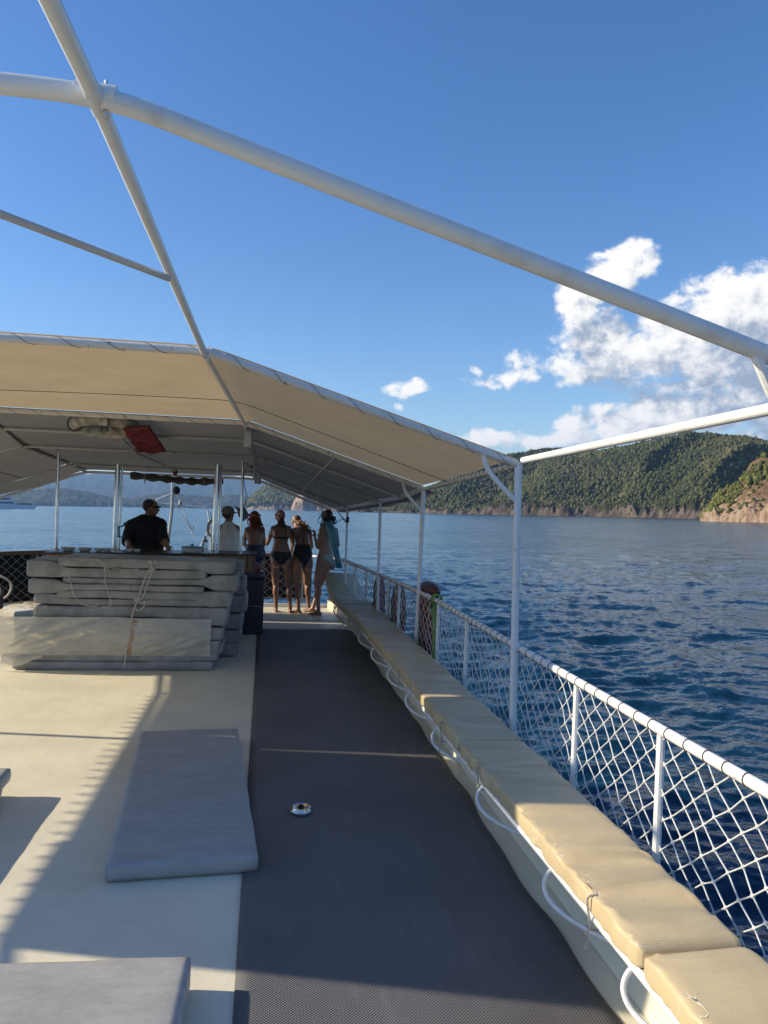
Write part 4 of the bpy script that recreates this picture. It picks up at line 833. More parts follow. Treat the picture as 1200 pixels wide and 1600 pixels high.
# the tied pile: rows of folded mattresses (thick folded end, thinner body)
PY = 7.75
def X_(px, y=PY): return float(at(px, 900, y)[0])
_z = lambda py: float(at(190, py, PY)[2])
KZ = 1.074/(_z(867)-_z(1043))
def Z_(py, px=190, y=PY): return (_z(py)-_z(1043))*KZ+.006
def folded(px0, px1, zt, zb, thick, zt2, zb2, dy0, dy1, seed, label, y0=PY, xoff=0, par=None):
    x0, x1 = X_(px0)+xoff, X_(px1)+xoff; L = x1-x0; n_ = 56; V = []; f = []; m_ = 30; rg = np.random.default_rng(seed)
    for i in range(n_+1):
        t_ = i/n_; s_ = (t_ if thick == 'L' else 1-t_); bl = 1-min(1, max(0, (s_-.13)/.10)); bl = bl*bl*(3-2*bl)
        top = zt*(1-bl)+zt2*bl; bot = zb*(1-bl)+zb2*bl; endf = min(1, min(t_, 1-t_)*L/.018); er = math.sqrt(max(0.0, 1-(1-endf)**2)); hh = (top-bot)/2; zc_ = (top+bot)/2
        zc_ += .006*(2*vnoise(t_*4+seed, 1.1)-1)
        for k in range(m_):
            a_ = 2*math.pi*k/m_; ca, sa = math.cos(a_), math.sin(a_); py_ = math.copysign(abs(ca)**.10, ca); pz_ = math.copysign(abs(sa)**.15, sa)
            w1 = 1+.06*(2*vnoise(t_*14+seed, a_*1.2)-1)
            V.append((x0+L*t_+(vnoise(py_*3, seed+zc_*9)-.5)*.012, (y0+dy0+(dy1-dy0)/2)+py_*(dy1-dy0)/2*(.985+.015*er)+.006*(2*vnoise(t_*12+seed, pz_*1.5)-1), zc_+pz_*hh*(.8+.2*er)*w1))
    f = [(i*m_+k, i*m_+(k+1) % m_, (i+1)*m_+(k+1) % m_, (i+1)*m_+k) for i in range(n_) for k in range(m_)]+[tuple(range(m_))[::-1], tuple(n_*m_+k for k in range(m_))]
    o = thing('folded_mattress', label, 'mattress', ((x0+x1)/2, y0, min(zb, zb2)), group='folded grey mattresses in the tied pile')
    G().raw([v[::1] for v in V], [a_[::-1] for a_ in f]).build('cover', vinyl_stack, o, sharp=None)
    if dy1 < 1:
        A_ = np.array(V[:(n_+1)*m_]).reshape(n_+1, m_, 3); k_ = int(m_*.60); k2_ = int(m_*.40)
        tg_ = G(); tg_.tube(A_[1:-1, k_]+[0, -.002, 0], .0028, 5); tg_.build('piping', vinyl_stack, o)
    return o
rowsL = [(88, 365, 866, 881, 'R', 866, 887), (38, 322, 882, 897, 'L', 872, 899), (95, 372, 897.5, 907, 'R', 888, 915), (42, 318, 907.5, 917, 'L', 900, 924), (87, 363, 917.5, 930, 'R', 915.5, 941), (52, 325, 930.5, 941, 'L', 924.5, 941),
 (53, 358, 942, 960, 'R', 942, 973), (44, 352, 961, 984, 'R', 973.5, 994), (30, 347, 985, 1001, 'R', 994.5, 1011), (38, 352, 1001.5, 1016, 'L', 1001.5, 1017), (20, 345, 1017, 1029, 'R', 1011.5, 1028), (24, 338, 1029.5, 1043, 'R', 1028.5, 1043)]
ordn = ['topmost', 'second', 'third', 'fourth', 'fifth', 'sixth', 'seventh', 'eighth', 'ninth', 'tenth', 'eleventh', 'lowest']
zoff = 0
for i, (a_, b_, t0, b0, th_, t1, b1) in enumerate(rowsL):
    folded(a_, b_, Z_(t0)-zoff, Z_(b0)-zoff, th_, Z_(t1)-zoff, Z_(b1)-zoff, .0 if i > 6 else .03+.01*(i % 3), .62, i+1, ordn[i]+(' ' if i in (0, 11) else ' from the top ')+'grey mattress in the front column of the tied pile')
for i, (pa, pb, t0, b0) in enumerate(((100, 372, 868, 896), (95, 378, 897, 928), (90, 380, 929, 962), (70, 374, 963, 992), (70, 372, 993, 1018), (80, 366, 1019, 1043))):
    folded(pa, pb, Z_(t0)*.95, Z_(b0)*.95, 'R', Z_(t0)*.95, Z_(b0)*.95, .68, 1.22, i+31, ['topmost', 'second from the top', 'third from the top', 'third from the bottom', 'second from the bottom', 'lowest'][i]+' grey mattress in the rear column of the pile', xoff=.03)
# film wrapped round the lower half of the pile
fm = thing('plastic_wrap', 'cloudy plastic sheet with orange mark wrapped round the lower mattresses', 'plastic sheet', (-1.4, PY, 0))
A = []; zt, zb_ = Z_(959)-zoff, Z_(1019)-zoff
for i in range(34):
    t_ = i/33; z_ = zt+(zb_-zt)*t_; row = []
    for j in range(90):
        u_ = j/89; x_ = X_(-6)+(X_(333)-X_(-6))*u_; fold = .008*(2*vnoise(u_*14+t_*6, t_*3)-1)+.006*(2*vnoise(u_*40+t_*14, t_*9)-1)
        y_ = PY-.035+fold-.02*math.sin(math.pi*t_)+(.10 if u_ < .0 else 0)-(.0)
        z2 = z_+.006*(2*vnoise(u_*9, 4.4)-1)*(t_ < .1)-.02*(u_ < .12)*t_
        row.append((x_, y_, z2))
    # wraps round the left end and back
    left = [(X_(-6)-.02*math.sin(math.pi*v_)+.01*math.sin(9*v_+t_*7), PY-.03+.62*v_, z_+.03*math.sin(v_*5)*(1-t_)) for v_ in np.linspace(1, .04, 14)]
    A.append(left+row)
G().grid(A).build('sheet', film, fm, sharp=None)
A = [[(X_(-6)+(X_(80)-X_(-6))*u_+.02*math.sin(v_*8), PY-.03+v_*.5, zt+.03+.055*math.sin(u_*3.3)*(1-.3*v_)+.022*(2*vnoise(u_*9+v_*5, v_*7)-1)) for u_ in np.linspace(0, .72, 22)] for v_ in np.linspace(0, 1, 16)]
G().grid(A).build('bunched_edge', film, fm, sharp=None)
A = [[(X_(10)+(X_(75)-X_(10))*u_-.02*v_, PY-.045-.02*math.sin(v_*3), Z_(1018)-zoff-(.15*v_*(1-u_*.75))+.01*math.sin(u_*9)) for u_ in np.linspace(0, 1, 14)] for v_ in np.linspace(0, 1, 12)]
G().grid(A).build('torn_flap', film, fm, sharp=None)
# ropes of the pile
rp = thing('tie_rope', 'off-white rope knotted vertically round the mattress pile', 'rope', (X_(210), PY-.05, .5)); yq = PY-.055
def rp_pts(L_, dy=0): return spline([(X_(x), yq+dy, Z_(y)-zoff) for x, y in L_], 6)
g_ = G(); g_.tube(rp_pts([(243, 866), (235, 880), (228, 895), (222, 915), (216, 935), (210, 955), (207, 985), (203, 1010), (201, 1036)]), .0075, 7)
g_.tube(rp_pts([(236, 866), (238, 885), (232, 905), (226, 925), (218, 932)], -.01), .0065, 7); g_.tube(rp_pts([(216, 925), (224, 935), (229, 931), (228, 940), (221, 946), (215, 944)], -.015), .0065, 7)
for (kx, ky, kr) in ((239, 881, .022), (217, 929, .024)):
    c = np.array([X_(kx), yq-.012, Z_(ky)-zoff])
    for q_ in range(3): g_.tube([(c[0]+kr*math.cos(a_), c[1]-.006*q_+.008*math.sin(a_*2), c[2]+kr*.8*math.sin(a_+q_)) for a_ in np.linspace(0, 6.2, 14)], .0065, 6)
g_.tube(rp_pts([(232, 868), (240, 872), (247, 869)], -.01), .006, 6); g_.build('rope', ropem, rp)
rp2 = thing('tie_rope', 'thin loose cord looping across the upper left of the mattress pile', 'rope', (X_(150), PY-.05, .8)); g_ = G()
g_.tube(rp_pts([(107, 888), (113, 905), (119, 925), (130, 937), (150, 941), (157, 938)]), .0045, 6); g_.tube(rp_pts([(150, 866), (162, 873), (166, 883), (166, 900), (172, 920), (177, 937), (170, 941), (163, 941)]), .0045, 6)
g_.tube(rp_pts([(164, 882), (172, 879), (185, 881), (218, 881)], -.008), .004, 6); g_.tube([(X_(168)+.022*math.cos(a_), yq-.012, Z_(882)-zoff+.014*math.sin(a_)) for a_ in np.linspace(0, 6.2, 12)], .0045, 6); g_.build('rope', ropem, rp2)
# left-hand odds and ends: dark crate, rope coil on a board
o = thing('crate', 'dark crate on deck left of the mattress pile', 'crate', (-3.15, 9.1, 0)); G().box((-3.12, 9.3, .28), (.30, .4, .56)).build('body', navy, o, bevel=.01); G().box((-3.12, 9.3, .565), (.31, .41, .02)).build('lid', black, o, bevel=.004)
o = thing('deck_chair', 'white bent-tube chair with tan seat at the far left edge', 'chair', tuple(at(-12, 905, 9.2)*[1, 1, 0])); c = at(-26, 905, 9.2)
G().tube(spline([c+[-.25, 0, 0], c+[.03, 0, .0], c+[.17, 0, -.09], c+[.13, 0, -.24], c+[-.05, 0, -.33], c+[-.3, 0, -.36]], 7), .014, 8).build('frame', white, o); G().tube(spline([c+[-.25, .4, 0], c+[.03, .4, .0], c+[.17, .4, -.09], c+[.13, .4, -.24], c+[-.05, .4, -.33], c+[-.3, .4, -.36]], 7), .014, 8).build('frame', white, o)
for sx_ in (-.25,):
    for sy_ in (0, .4): G().tube([c+[sx_, sy_, -.36], (c[0]+sx_, c[1]+sy_, 0)], .014, 8).build('leg', white, o)
for sy_ in (0, .4): G().tube([c+[.0, sy_, -.34], (c[0]+.05, c[1]+sy_, 0)], .014, 8).build('leg', white, o)
G().box(c+[-.12, .2, -.02], (.34, .42, .025)).build('seat', tan_cloth if 0 else vinyl_tan, o, bevel=.008)
# chrome deck cap
cp = onz(470, 1272, .0); cp[2] = .008; o = thing('deck_fitting', 'round chrome cap set in the dark mat', 'deck fitting', tuple(cp))
G().lathe([(0, 0), (.054, 0), (.057, .006), (.057, .014), (.053, .018), (.052, .022), (.055, .026), (.052, .033), (.045, .036), (.040, .031), (.018, .026), (0, .026)], cp, 40).build('ring', steel, o); G().lathe([(0, .026), (.014, .026), (.014, .040), (.008, .043), (0, .043)], cp, 16).build('knob', black, o)
# ------------------------------------------------------------------ bow gear beyond the rail
bw = thing('bow_pulpit', 'thin white tube pulpit frame beyond the bow rail', 'pulpit', tuple(at(285, 790, 14)))
def seg(L_, d_, r_, m_, nm, par, n_=8):
    P_ = [at(x, y, d_) for x, y in L_]; G().tube(P_, r_, n_).build(nm, m_, par)
for L_, r_ in (([(244, 781), (276, 768), (324, 792)], .013), ([(246, 786), (324, 793)], .010), ([(276, 768), (301, 832)], .010), ([(267, 778), (301, 832)], .010), ([(303, 820), (300, 833)], .014)): seg(L_, 14, r_, white, 'tube', bw)
seg([(244, 781), (246, 786), (251, 960)], 14, .012, white, 'tube', bw); seg([(324, 792), (329, 830), (330, 960)], 14, .014, white, 'tube', bw); seg([(329, 822), (311, 858), (300, 900)], 13.8, .012, white, 'tube', bw)
ml = thing('rigging_line', 'pair of white lines running down from the pulley above the bow', 'rope', tuple(at(263, 850, 13)))
seg([(269, 742), (268, 790), (263, 835), (258, 860), (256, 930)], 13, .013, white, 'line', ml); seg([(273, 742), (270, 800), (264, 845), (262, 925)], 13, .010, ropem, 'line', ml); seg([(275, 768), (281, 782), (282, 790)], 13.2, .010, ropem, 'line', ml)
c = at(276, 766, 13); G().ell(c, (.06, .03, .07)).build('pulley', black, ml); G().ell(at(282, 786, 13.2), (.035, .035, .05)).build('knot', ropem, ml); G().ell(at(274, 738, 11.5), (.035, .035, .05)).build('shackle', red, ml)
co = thing('rope_coil', 'coiled pale rope hanging beside the thick right steel post', 'rope', tuple(at(331, 830, 10.9)))
g_ = G(); c = at(331, 826, 10.9)
for k in range(7): g_.tube([(c[0]+(.035+.005*k)*math.cos(a_), c[1]+.014*k-.05, c[2]+(.095+.004*k)*math.sin(a_)) for a_ in np.arange(20)*2*math.pi/20], .008, 6, closed=True)
g_.tube([c+[0, 0, .1], at(329, 800, 10.9)], .006, 6); g_.tube([c+[0, 0, -.09], (c[0], c[1], .05)], .008, 6); g_.build('coil', dirty_white, co)
#@@PEOPLE
# ------------------------------------------------------------------ people
def conv(g_, voxel=.010, smooth=5):
    me = g_.mesh('tmp'); o = bpy.data.objects.new('tmp', me); COL.objects.link(o)
    r_ = o.modifiers.new('r', 'REMESH'); r_.mode = 'VOXEL'; r_.voxel_size = voxel; r_.use_smooth_shade = True
    s_ = o.modifiers.new('s', 'SMOOTH'); s_.iterations = smooth; s_.factor = .5
    dg = bpy.context.evaluated_depsgraph_get(); out = bpy.data.meshes.new_from_object(o.evaluated_get(dg)); bpy.data.objects.remove(o); bpy.data.meshes.remove(me); return out
def cone(g_, a_, b_, ra, rb, n_=12):
    a_, b_ = np.array(a_, float), np.array(b_, float); g_.tube([a_+(b_-a_)*t_ for t_ in (0, .25, .5, .75, 1)], [ra+(rb-ra)*t_ for t_ in (0, .25, .5, .75, 1)], n_); g_.ell(a_, (ra,)*3, nu=n_, nv=8); g_.ell(b_, (rb,)*3, nu=n_, nv=8)
def hand(g_, wr, d_, side, s_=1.):
    d_ = nrm(d_); n2 = nrm(np.cross(d_, side)); side = np.cross(n2, d_)
    pc = wr+d_*.045*s_; g_.ell(pc, (.038*s_, .016*s_, .048*s_), axes=np.stack([side, n2, d_]), nu=12, nv=8)
    for k, L in zip((-1.5, -.5, .5, 1.5), (.062, .074, .070, .052)):
        b0 = wr+d_*.085*s_+side*k*.0175*s_; b1 = b0+d_*L*.5*s_+n2*.012*s_+side*k*.003; b2 = b1+d_*L*.32*s_+n2*.026*s_
        cone(g_, b0, b1, .0088*s_, .0082*s_, 8); cone(g_, b1, b2, .0082*s_, .0068*s_, 8)
    t0 = wr+d_*.025*s_-side*.030*s_; t1 = t0+d_*.035*s_-side*.026*s_; t2 = t1+d_*.028*s_-side*.004*s_+n2*.008; cone(g_, t0, t1, .012*s_, .0098*s_, 8); cone(g_, t1, t2, .0098*s_, .0078*s_, 8)
def person(J, fem=True, k=1., face=(0, 1, 0), toes=None, hands=True, headup=(0, 0, 1)):
    """J: joints in boat coordinates. One continuous surface, grown from tapered limbs and torso sections."""
    g_ = G(); J = {a_: np.array(b_, float) for a_, b_ in J.items()}
    hl_, hr_ = J['hipL'], J['hipR']; pel = (hl_+hr_)/2; shc = (J['shL']+J['shR'])/2; lat_h = nrm(hr_-hl_); lat_s = nrm(J['shR']-J['shL'])
    spine = spline([pel+[0, 0, -.02], J['waist'], J['waist']*.4+shc*.6+np.array([0, -.0, 0]), shc+[0, 0, .0]], 9)
    n_ = len(spine); ws = np.interp(np.linspace(0, 1, n_), [0, .12, .38, .62, .85, 1], ([.165, .168, .118, .135, .150, .135] if fem else [.18, .20, .205, .215, .205, .17])); dp = np.interp(np.linspace(0, 1, n_), [0, .15, .4, .7, 1], ([.105, .108, .085, .10, .07] if fem else [.13, .17, .18, .15, .09]))
    for i, c in enumerate(spine):
        t_ = i/(n_-1); lat = nrm(lat_h*(1-t_)+lat_s*t_); tn = spine[min(i+1, n_-1)]-spine[max(i-1, 0)]; tn = nrm(tn); fw = nrm(np.cross(tn, lat)); lat = np.cross(fw, tn)
        g_.ell(c, (ws[i]*k, dp[i]*k, .075*k), axes=np.stack([lat, fw, tn]), nu=20, nv=10)
    fwd_h = nrm(np.cross([0, 0, 1.], lat_h))
    if fem:
        for s_ in (-1, 1): g_.ell(pel+lat_h*s_*.078*k-fwd_h*.058*k+[0, 0, -.055*k], (.085*k, .080*k, .092*k), nu=16, nv=10)
        for s_ in (-1, 1): g_.ell(spine[int(n_*.68)]+lat_s*s_*.07*k+fwd_h*.075*k, (.058*k,)*3, nu=14, nv=8)
    head = J['head']; neck = J['neck']; cone(g_, shc+[0, 0, .005], neck, .062*k, .052*k); cone(g_, neck, head, .050*k, .052*k)
    for s_ in 'LR': cone(g_, neck*.55+shc*.45+[0, 0, .01], J['sh'+s_]+[0, 0, .004], (.052 if fem else .075)*k, (.040 if fem else .066)*k)
    fc = nrm(face); hu = nrm(np.array(headup, float)-np.dot(headup, fc)*fc); hx = np.cross(fc, hu)
    g_.ell(head+hu*.02, (.074*k, .092*k, .098*k), axes=np.stack([hx, fc, hu]), nu=20, nv=14)
    g_.ell(head+fc*.035*k-hu*.055*k, (.050*k, .055*k, .055*k), axes=np.stack([hx, fc, hu]))            # jaw
    cone(g_, head+fc*.088*k+hu*.012*k, head+fc*.108*k-hu*.022*k, .010*k, .014*k, 8)                      # nose
    g_.ell(head+fc*.088*k-hu*.050*k, (.024*k, .010*k, .010*k), axes=np.stack([hx, fc, hu]), nu=10, nv=6) # mouth
    for s_ in (-1, 1):
        g_.ell(head+hx*s_*.076*k-hu*.004, (.010*k, .020*k, .032*k), axes=np.stack([hx, fc, hu]), nu=10, nv=8)   # ear
        g_.ell(head+hx*s_*.030*k+fc*.080*k+hu*.020*k, (.016*k, .012*k, .012*k), nu=8, nv=6)
    a0, a1, a2 = ((.046, .034, .022) if fem else (.066, .052, .034))
    for s_ in 'LR':
        sh, e, h_ = J['sh'+s_], J['el'+s_], J['ha'+s_]; g_.ell(sh, (a0*1.12*k,)*3, nu=14, nv=8); cone(g_, sh, e, a0*k, a1*k); fd = nrm(h_-e); cone(g_, e, h_, a1*k, a2*k)
        m_ = e+(h_-e)*.28; g_.ell(m_, (a1*1.08*k,)*3, nu=12, nv=8)
        if hands: hand(g_, h_, fd if s_+'hd' not in J else J[s_+'hd'], np.cross(fd, [0, 0, 1.]) if abs(fd[2]) < .85 else lat_s*(1 if s_ == 'L' else -1), k*(.92 if fem else 1.08))
    t0_, t1_, t2_, t3_ = ((.092, .056, .050, .033) if fem else (.095, .062, .058, .040))
    for s_ in 'LR':
        hp, kn, an = J['hip'+s_], J['kn'+s_], J['an'+s_]; cone(g_, hp+[0, 0, -.01], hp+(kn-hp)*.35, t0_*k, t0_*.86*k, 16); cone(g_, hp+(kn-hp)*.35, kn, t0_*.86*k, t1_*k, 16)
        cf = kn+(an-kn)*.3; bk = -nrm(fwd_h*1.) ; g_.ell(cf+bk*.018*k, (t2_*1.05*k, t2_*1.08*k, .11*k), nu=14, nv=10); cone(g_, kn, an, t2_*.98*k, t3_*k, 14)
        td = nrm((toes or {}).get(s_, fwd_h)); toe = an+td*.13*k; toe[2] = an[2]-.055*k; heel = an-td*.03; heel[2] = an[2]-.045*k
        cone(g_, heel, toe, .030*k, .026*k, 12); cone(g_, an, toe*.6+an*.4+[0, 0, -.008], .034*k, .026*k, 12)
        sd = np.cross(td, [0, 0, 1.])
        for q_ in range(5): b0 = toe+sd*(q_-2)*.0155*k*(1 if s_ == 'L' else -1); cone(g_, b0, b0+td*(.034-.004*q_)*k+[0, 0, -.006], .0115*k-.0009*q_, .010*k-.0009*q_, 8)
    return g_
def verts(me): a_ = np.empty(len(me.vertices)*3); me.vertices.foreach_get('co', a_); return a_.reshape(-1, 3)
def garment(name, me, pred, off, mat_, par, thick=.003):
    co_ = verts(me); nr = np.empty(len(co_)*3); me.vertices.foreach_get('normal', nr); nr = nr.reshape(-1, 3); ok = pred(co_)
    fs = [tuple(p_.vertices) for p_ in me.polygons if all(ok[v] for v in p_.vertices)]
    if not fs: return None
    par_ = {}
    def fd_(a_):
        while par_[a_] != a_: par_[a_] = par_[par_[a_]]; a_ = par_[a_]
        return a_
    for f in fs:
        for v in f: par_.setdefault(v, v)
        r0_ = fd_(f[0])
        for v in f[1:]: par_[fd_(v)] = r0_
    cnt = {}
    for f in fs: cnt[fd_(f[0])] = cnt.get(fd_(f[0]), 0)+1
    big_ = max(cnt.values()); fs = [f for f in fs if cnt[fd_(f[0])] >= (big_*.5 if name in ('strap', 'trousers') else big_)]
    used = sorted({v for f in fs for v in f}); mp = {v: i for i, v in enumerate(used)}; used = np.array(used)
    o = G().raw(co_[used]+nr[used]*off, [tuple(mp[v] for v in f) for f in fs]).build(name, mat_, par, sharp=None, off=None)
    s_ = o.modifiers.new('s', 'SMOOTH'); s_.iterations = 2; d_ = o.modifiers.new('d', 'SOLIDIFY'); d_.thickness = thick; d_.offset = 1; return o
def hairs(name, mat_, par, head, fc, hu, k=1., back=None, strands=0, seed=0, cap=1.06, spread=.05):
    """hair: a shell over the crown and back of the head, with long strands following the given line"""
    g_ = G(); fc, hu = nrm(fc), nrm(hu); hx = np.cross(fc, hu); g_.ell(head+hu*.026-fc*.020, (.080*k*cap, .086*k*cap, .094*k*cap), axes=np.stack([hx, fc, hu]), nu=20, nv=14); rg = np.random.default_rng(seed)
    if strands:
        for i in range(strands):
            j = rg.normal(size=(len(back), 3))*[spread*.55, spread*.35, spread*.15]*np.linspace(.6, 1.1, len(back))[:, None]+(rg.normal(size=3)*[spread*.6, spread*.4, 0])
            P_ = spline(np.array(back)+j, 5); g_.tube(P_, np.linspace(.011, .004, len(P_)), 6)
    me = conv(g_, .007, 2); link(name, me, mat_, par, sharp=None)
def pj(L, Y0):
    return {a_: at(b_[0], b_[1], Y0+b_[2]) for a_, b_ in L.items()}
def foot(J, s_, px, Yv): p_ = at(px, 950, Yv); p_[2] = .082; J['an'+s_] = p_
# woman with pink bandana
Y0 = 11.75
J = pj({'head': (437.5, 808.5, .25), 'neck': (438.5, 820, .20), 'shL': (427, 826, .18), 'shR': (451, 826, .20), 'elL': (417.5, 850, .26), 'haL': (414, 843, .46), 'elR': (458, 849, .26), 'haR': (456, 858, .48), 'waist': (438.5, 851, .06), 'hipL': (430.5, 873, 0), 'hipR': (448, 873, 0), 'knL': (430.5, 911, .05), 'knR': (451, 913, .03)}, Y0)
foot(J, 'L', 431.5, 11.78); foot(J, 'R', 453.5, 11.70); W1 = J
o = thing('person', 'woman in black bikini with pink patterned head scarf, seen from behind', 'person', (float(J['hipL'][0])+.08, Y0, 0)); me = conv(person(J, True, .92, face=(-.1, 1, -.25), toes={'L': (0, 1, 0), 'R': (.0, 1, 0)}))
link('body', me, skin_tan, o, sharp=None); pel = (J['hipL']+J['hipR'])/2; wz = pel[2]
def bottoms(pel, lat, zt, zc, wid): 
    def f(c):
        u_ = np.abs((c-pel) @ lat); z_ = c[:, 2]; return (z_ < zt-.0*u_) & (z_ > zc+(u_/wid)**1.15*(zt-.055-zc)) & (u_ < .24)
    return f
latx = nrm(J['hipR']-J['hipL']); garment('bikini_bottom', me, bottoms(pel, latx, wz+.115, wz-.115, .165), .004, swim_black, o)
shz = (J['shL'][2]+J['shR'][2])/2; cx_ = (J['shL'][0]+J['shR'][0])/2
garment('bikini_top', me, lambda c: (np.abs(c[:, 0]-cx_) < .145) & (c[:, 2] < shz-.115) & (c[:, 2] > shz-.155), .004, swim_black, o)
garment('strap', me, lambda c: (np.abs(np.abs(c[:, 0]-cx_)-.072) < .011) & (c[:, 2] > shz-.13) & (c[:, 2] < shz+.06), .003, swim_black, o)
hd = J['head']; g_ = G(); g_.ell(hd+[0, -.006, .036], (.083, .096, .082), nu=20, nv=12); g_.ell(hd+[-.01, -.098, -.01], (.026, .02, .022)); g_.tube([hd+[-.01, -.10, -.01], hd+[-.03, -.12, -.07]], [.02, .008], 8); link('head_scarf', conv(g_, .008, 2), pinkscarf, o, sharp=None)
hairs('hair', hair_dark, o, hd-[0, 0, .01], (0, 1, -.2), (0, 0, 1), .88, back=[hd+[.01, -.08, 0], hd+[.015, -.11, -.10], hd+[.02, -.10, -.20], hd+[.02, -.085, -.29]], strands=26, seed=1, cap=1.0, spread=.035)
# woman in black one-piece, bending forward
J = pj({'head': (463, 816, .46), 'neck': (464, 825, .36), 'shL': (456, 830, .28), 'shR': (483, 831, .30), 'elL': (457, 853, .38), 'haL': (457, 852, .62), 'elR': (487, 855, .40), 'haR': (480, 861, .62), 'waist': (473, 852, .10), 'hipL': (465, 877, -.05), 'hipR': (481, 877, -.02), 'knL': (463.5, 911, .02), 'knR': (479, 911, .16)}, Y0)
foot(J, 'L', 466.5, 11.66); foot(J, 'R', 483, 11.85)
o = thing('person', 'woman in backless black swimsuit bending over the bow rail with hair over one shoulder', 'person', (float(J['hipL'][0])+.08, Y0, 0)); me = conv(person(J, True, .92, face=(-.15, .75, -.65), headup=(0, .6, .8), toes={'L': (-.9, .35, 0), 'R': (-.55, .8, 0)}))
link('body', me, skin_tan, o, sharp=None); pel = (J['hipL']+J['hipR'])/2; latx = nrm(J['hipR']-J['hipL']); wz = pel[2]
def suit(c):
    u_ = np.abs((c-pel) @ latx); z_ = c[:, 2]; zt = wz+.255; lowf = wz-.13+(u_/.15)**.75*.24
    return (z_ < zt) & (z_ > lowf) & (np.abs((c-pel) @ latx) < .185)
garment('swimsuit', me, suit, .004, swim_black, o); shc = (J['shL']+J['shR'])/2
def straps(c):
    x_ = c[:, 0]-shc[0]; z_ = c[:, 2]-(wz+.24); h_ = shc[2]+.03-(wz+.24); t_ = z_/h_; return (t_ > -.05) & (t_ < 1.0) & ((np.abs(x_-.035+.0*t_) < .010) | (np.abs(x_+.12*(1-t_)-.02) < .009)) & (c[:, 1] < shc[1]+.02)
garment('strap', me, straps, .003, swim_black, o); hd = J['head']
hairs('hair', hair_blond, o, hd, (-.1, .75, -.6), (0, .6, .8), .90, back=[hd+[.03, -.07, .03], hd+[.09, -.13, -.02], hd+[.15, -.20, -.09], hd+[.17, -.20, -.20]], strands=34, seed=2, spread=.05)
# woman with towel
J = pj({'head': (511, 809, .10), 'neck': (513, 820, .06), 'shL': (503, 828, .0), 'shR': (524, 829, .16), 'elL': (496.5, 855, .02), 'haL': (492, 840, .10), 'elR': (528, 852, .30), 'haR': (517, 862, .42), 'waist': (510, 855, .0), 'hipL': (503.5, 876, -.06), 'hipR': (513, 877, .08), 'knL': (495, 912, -.05), 'knR': (500, 912, .14)}, Y0)
foot(J, 'L', 498, 11.52); foot(J, 'R', 489, 11.80); J['Lhd'] = np.array([-.1, .1, 1.])
o = thing('person', 'woman with turquoise towel over her shoulder, leaning at the starboard bow corner', 'person', (float(J['hipL'][0])+.05, Y0, 0)); me = conv(person(J, True, .95, face=(-.45, .85, -.25), toes={'L': (-.95, .3, 0), 'R': (-.95, .3, 0)}))
link('body', me, skin_fair, o, sharp=None); pel = (J['hipL']+J['hipR'])/2; latx = nrm(J['hipR']-J['hipL']); wz = pel[2]
garment('bikini_bottom', me, bottoms(pel, latx, wz+.10, wz-.12, .13), .004, swim_pale, o)
garment('bikini_top', me, lambda c: (c[:, 2] < J['shL'][2]-.12) & (c[:, 2] > J['shL'][2]-.14) & (np.abs(c[:, 0]-(J['shL'][0]+J['shR'][0])/2) < .15), .003, swim_pale, o)
hd = J['head']; hairs('hair', hair_dark, o, hd, (-.4, .85, -.2), (0, 0, 1), .95, back=[hd+[.02, -.06, .02], hd+[.02, -.09, -.05], hd+[.01, -.08, -.10]], strands=40, seed=3, spread=.085)
g_ = G(); g_.ell(hd+[-.01, .0, .045], (.088, .10, .075), nu=20, nv=12); g_.ell(hd+[-.07, .12, .035], (.06, .06, .010), nu=14, nv=6); link('cap', conv(g_, .008, 2), capm, o, sharp=None)
tw = []; sp_ = spline([at(513, 815, Y0-.12), at(518, 826, Y0-.17), at(521, 842, Y0-.19), at(524, 858, Y0-.18), at(528, 874, Y0-.18), at(530, 888, Y0-.16)], 6)
front = spline([at(508, 838, Y0+.28), at(506, 826, Y0+.20), at(506, 818, Y0+.06)], 6); allp = np.vstack([front, sp_]); wd = np.interp(np.linspace(0, 1, len(allp)), [0, .3, .6, 1], [.06, .13, .12, .085])
A = [[tuple(p_+np.array([wd[i]*(u_-.5)*.9+.0, .012*math.sin(u_*22+i*.3), .03*(.5-u_)*0]))for u_ in np.linspace(0, 1, 24)] for i, p_ in enumerate(allp)]
tg_ = G().grid(A).build('towel', towelm, sharp=None); tag(tg_, 'turquoise towel draped over the shoulder of the rightmost woman', 'towel'); md = tg_.modifiers.new('s', 'SOLIDIFY'); md.thickness = .012
# red-haired woman by the counter end
Y1 = 11.3
J = pj({'head': (397, 811, .15), 'neck': (398, 822, .10), 'shL': (386.5, 828, .06), 'shR': (409.5, 828, .08), 'elL': (381, 848, .10), 'haL': (386, 858, .26), 'elR': (412.5, 850, .10), 'haR': (407, 862, .25), 'waist': (398.5, 851, .0), 'hipL': (391.5, 874, 0), 'hipR': (406, 874, 0), 'knL': (393, 912, .04), 'knR': (407, 912, .02)}, Y1)
foot(J, 'L', 394, 11.35); foot(J, 'R', 408, 11.3)
o = thing('person', 'woman in navy swimsuit with long red hair and red scarf by the counter end', 'person', (float(J['hipL'][0])+.08, Y1, 0)); me = conv(person(J, True, .90, face=(-.3, 1, -.3)))
link('body', me, skin_tan, o, sharp=None); pel = (J['hipL']+J['hipR'])/2; latx = nrm(J['hipR']-J['hipL']); wz = pel[2]
garment('swimsuit', me, lambda c: (c[:, 2] < wz+.22) & (c[:, 2] > wz-.12+(np.abs((c-pel) @ latx)/.165)**1.1*.17) & (np.abs((c-pel) @ latx) < .19), .004, swim_navy, o)
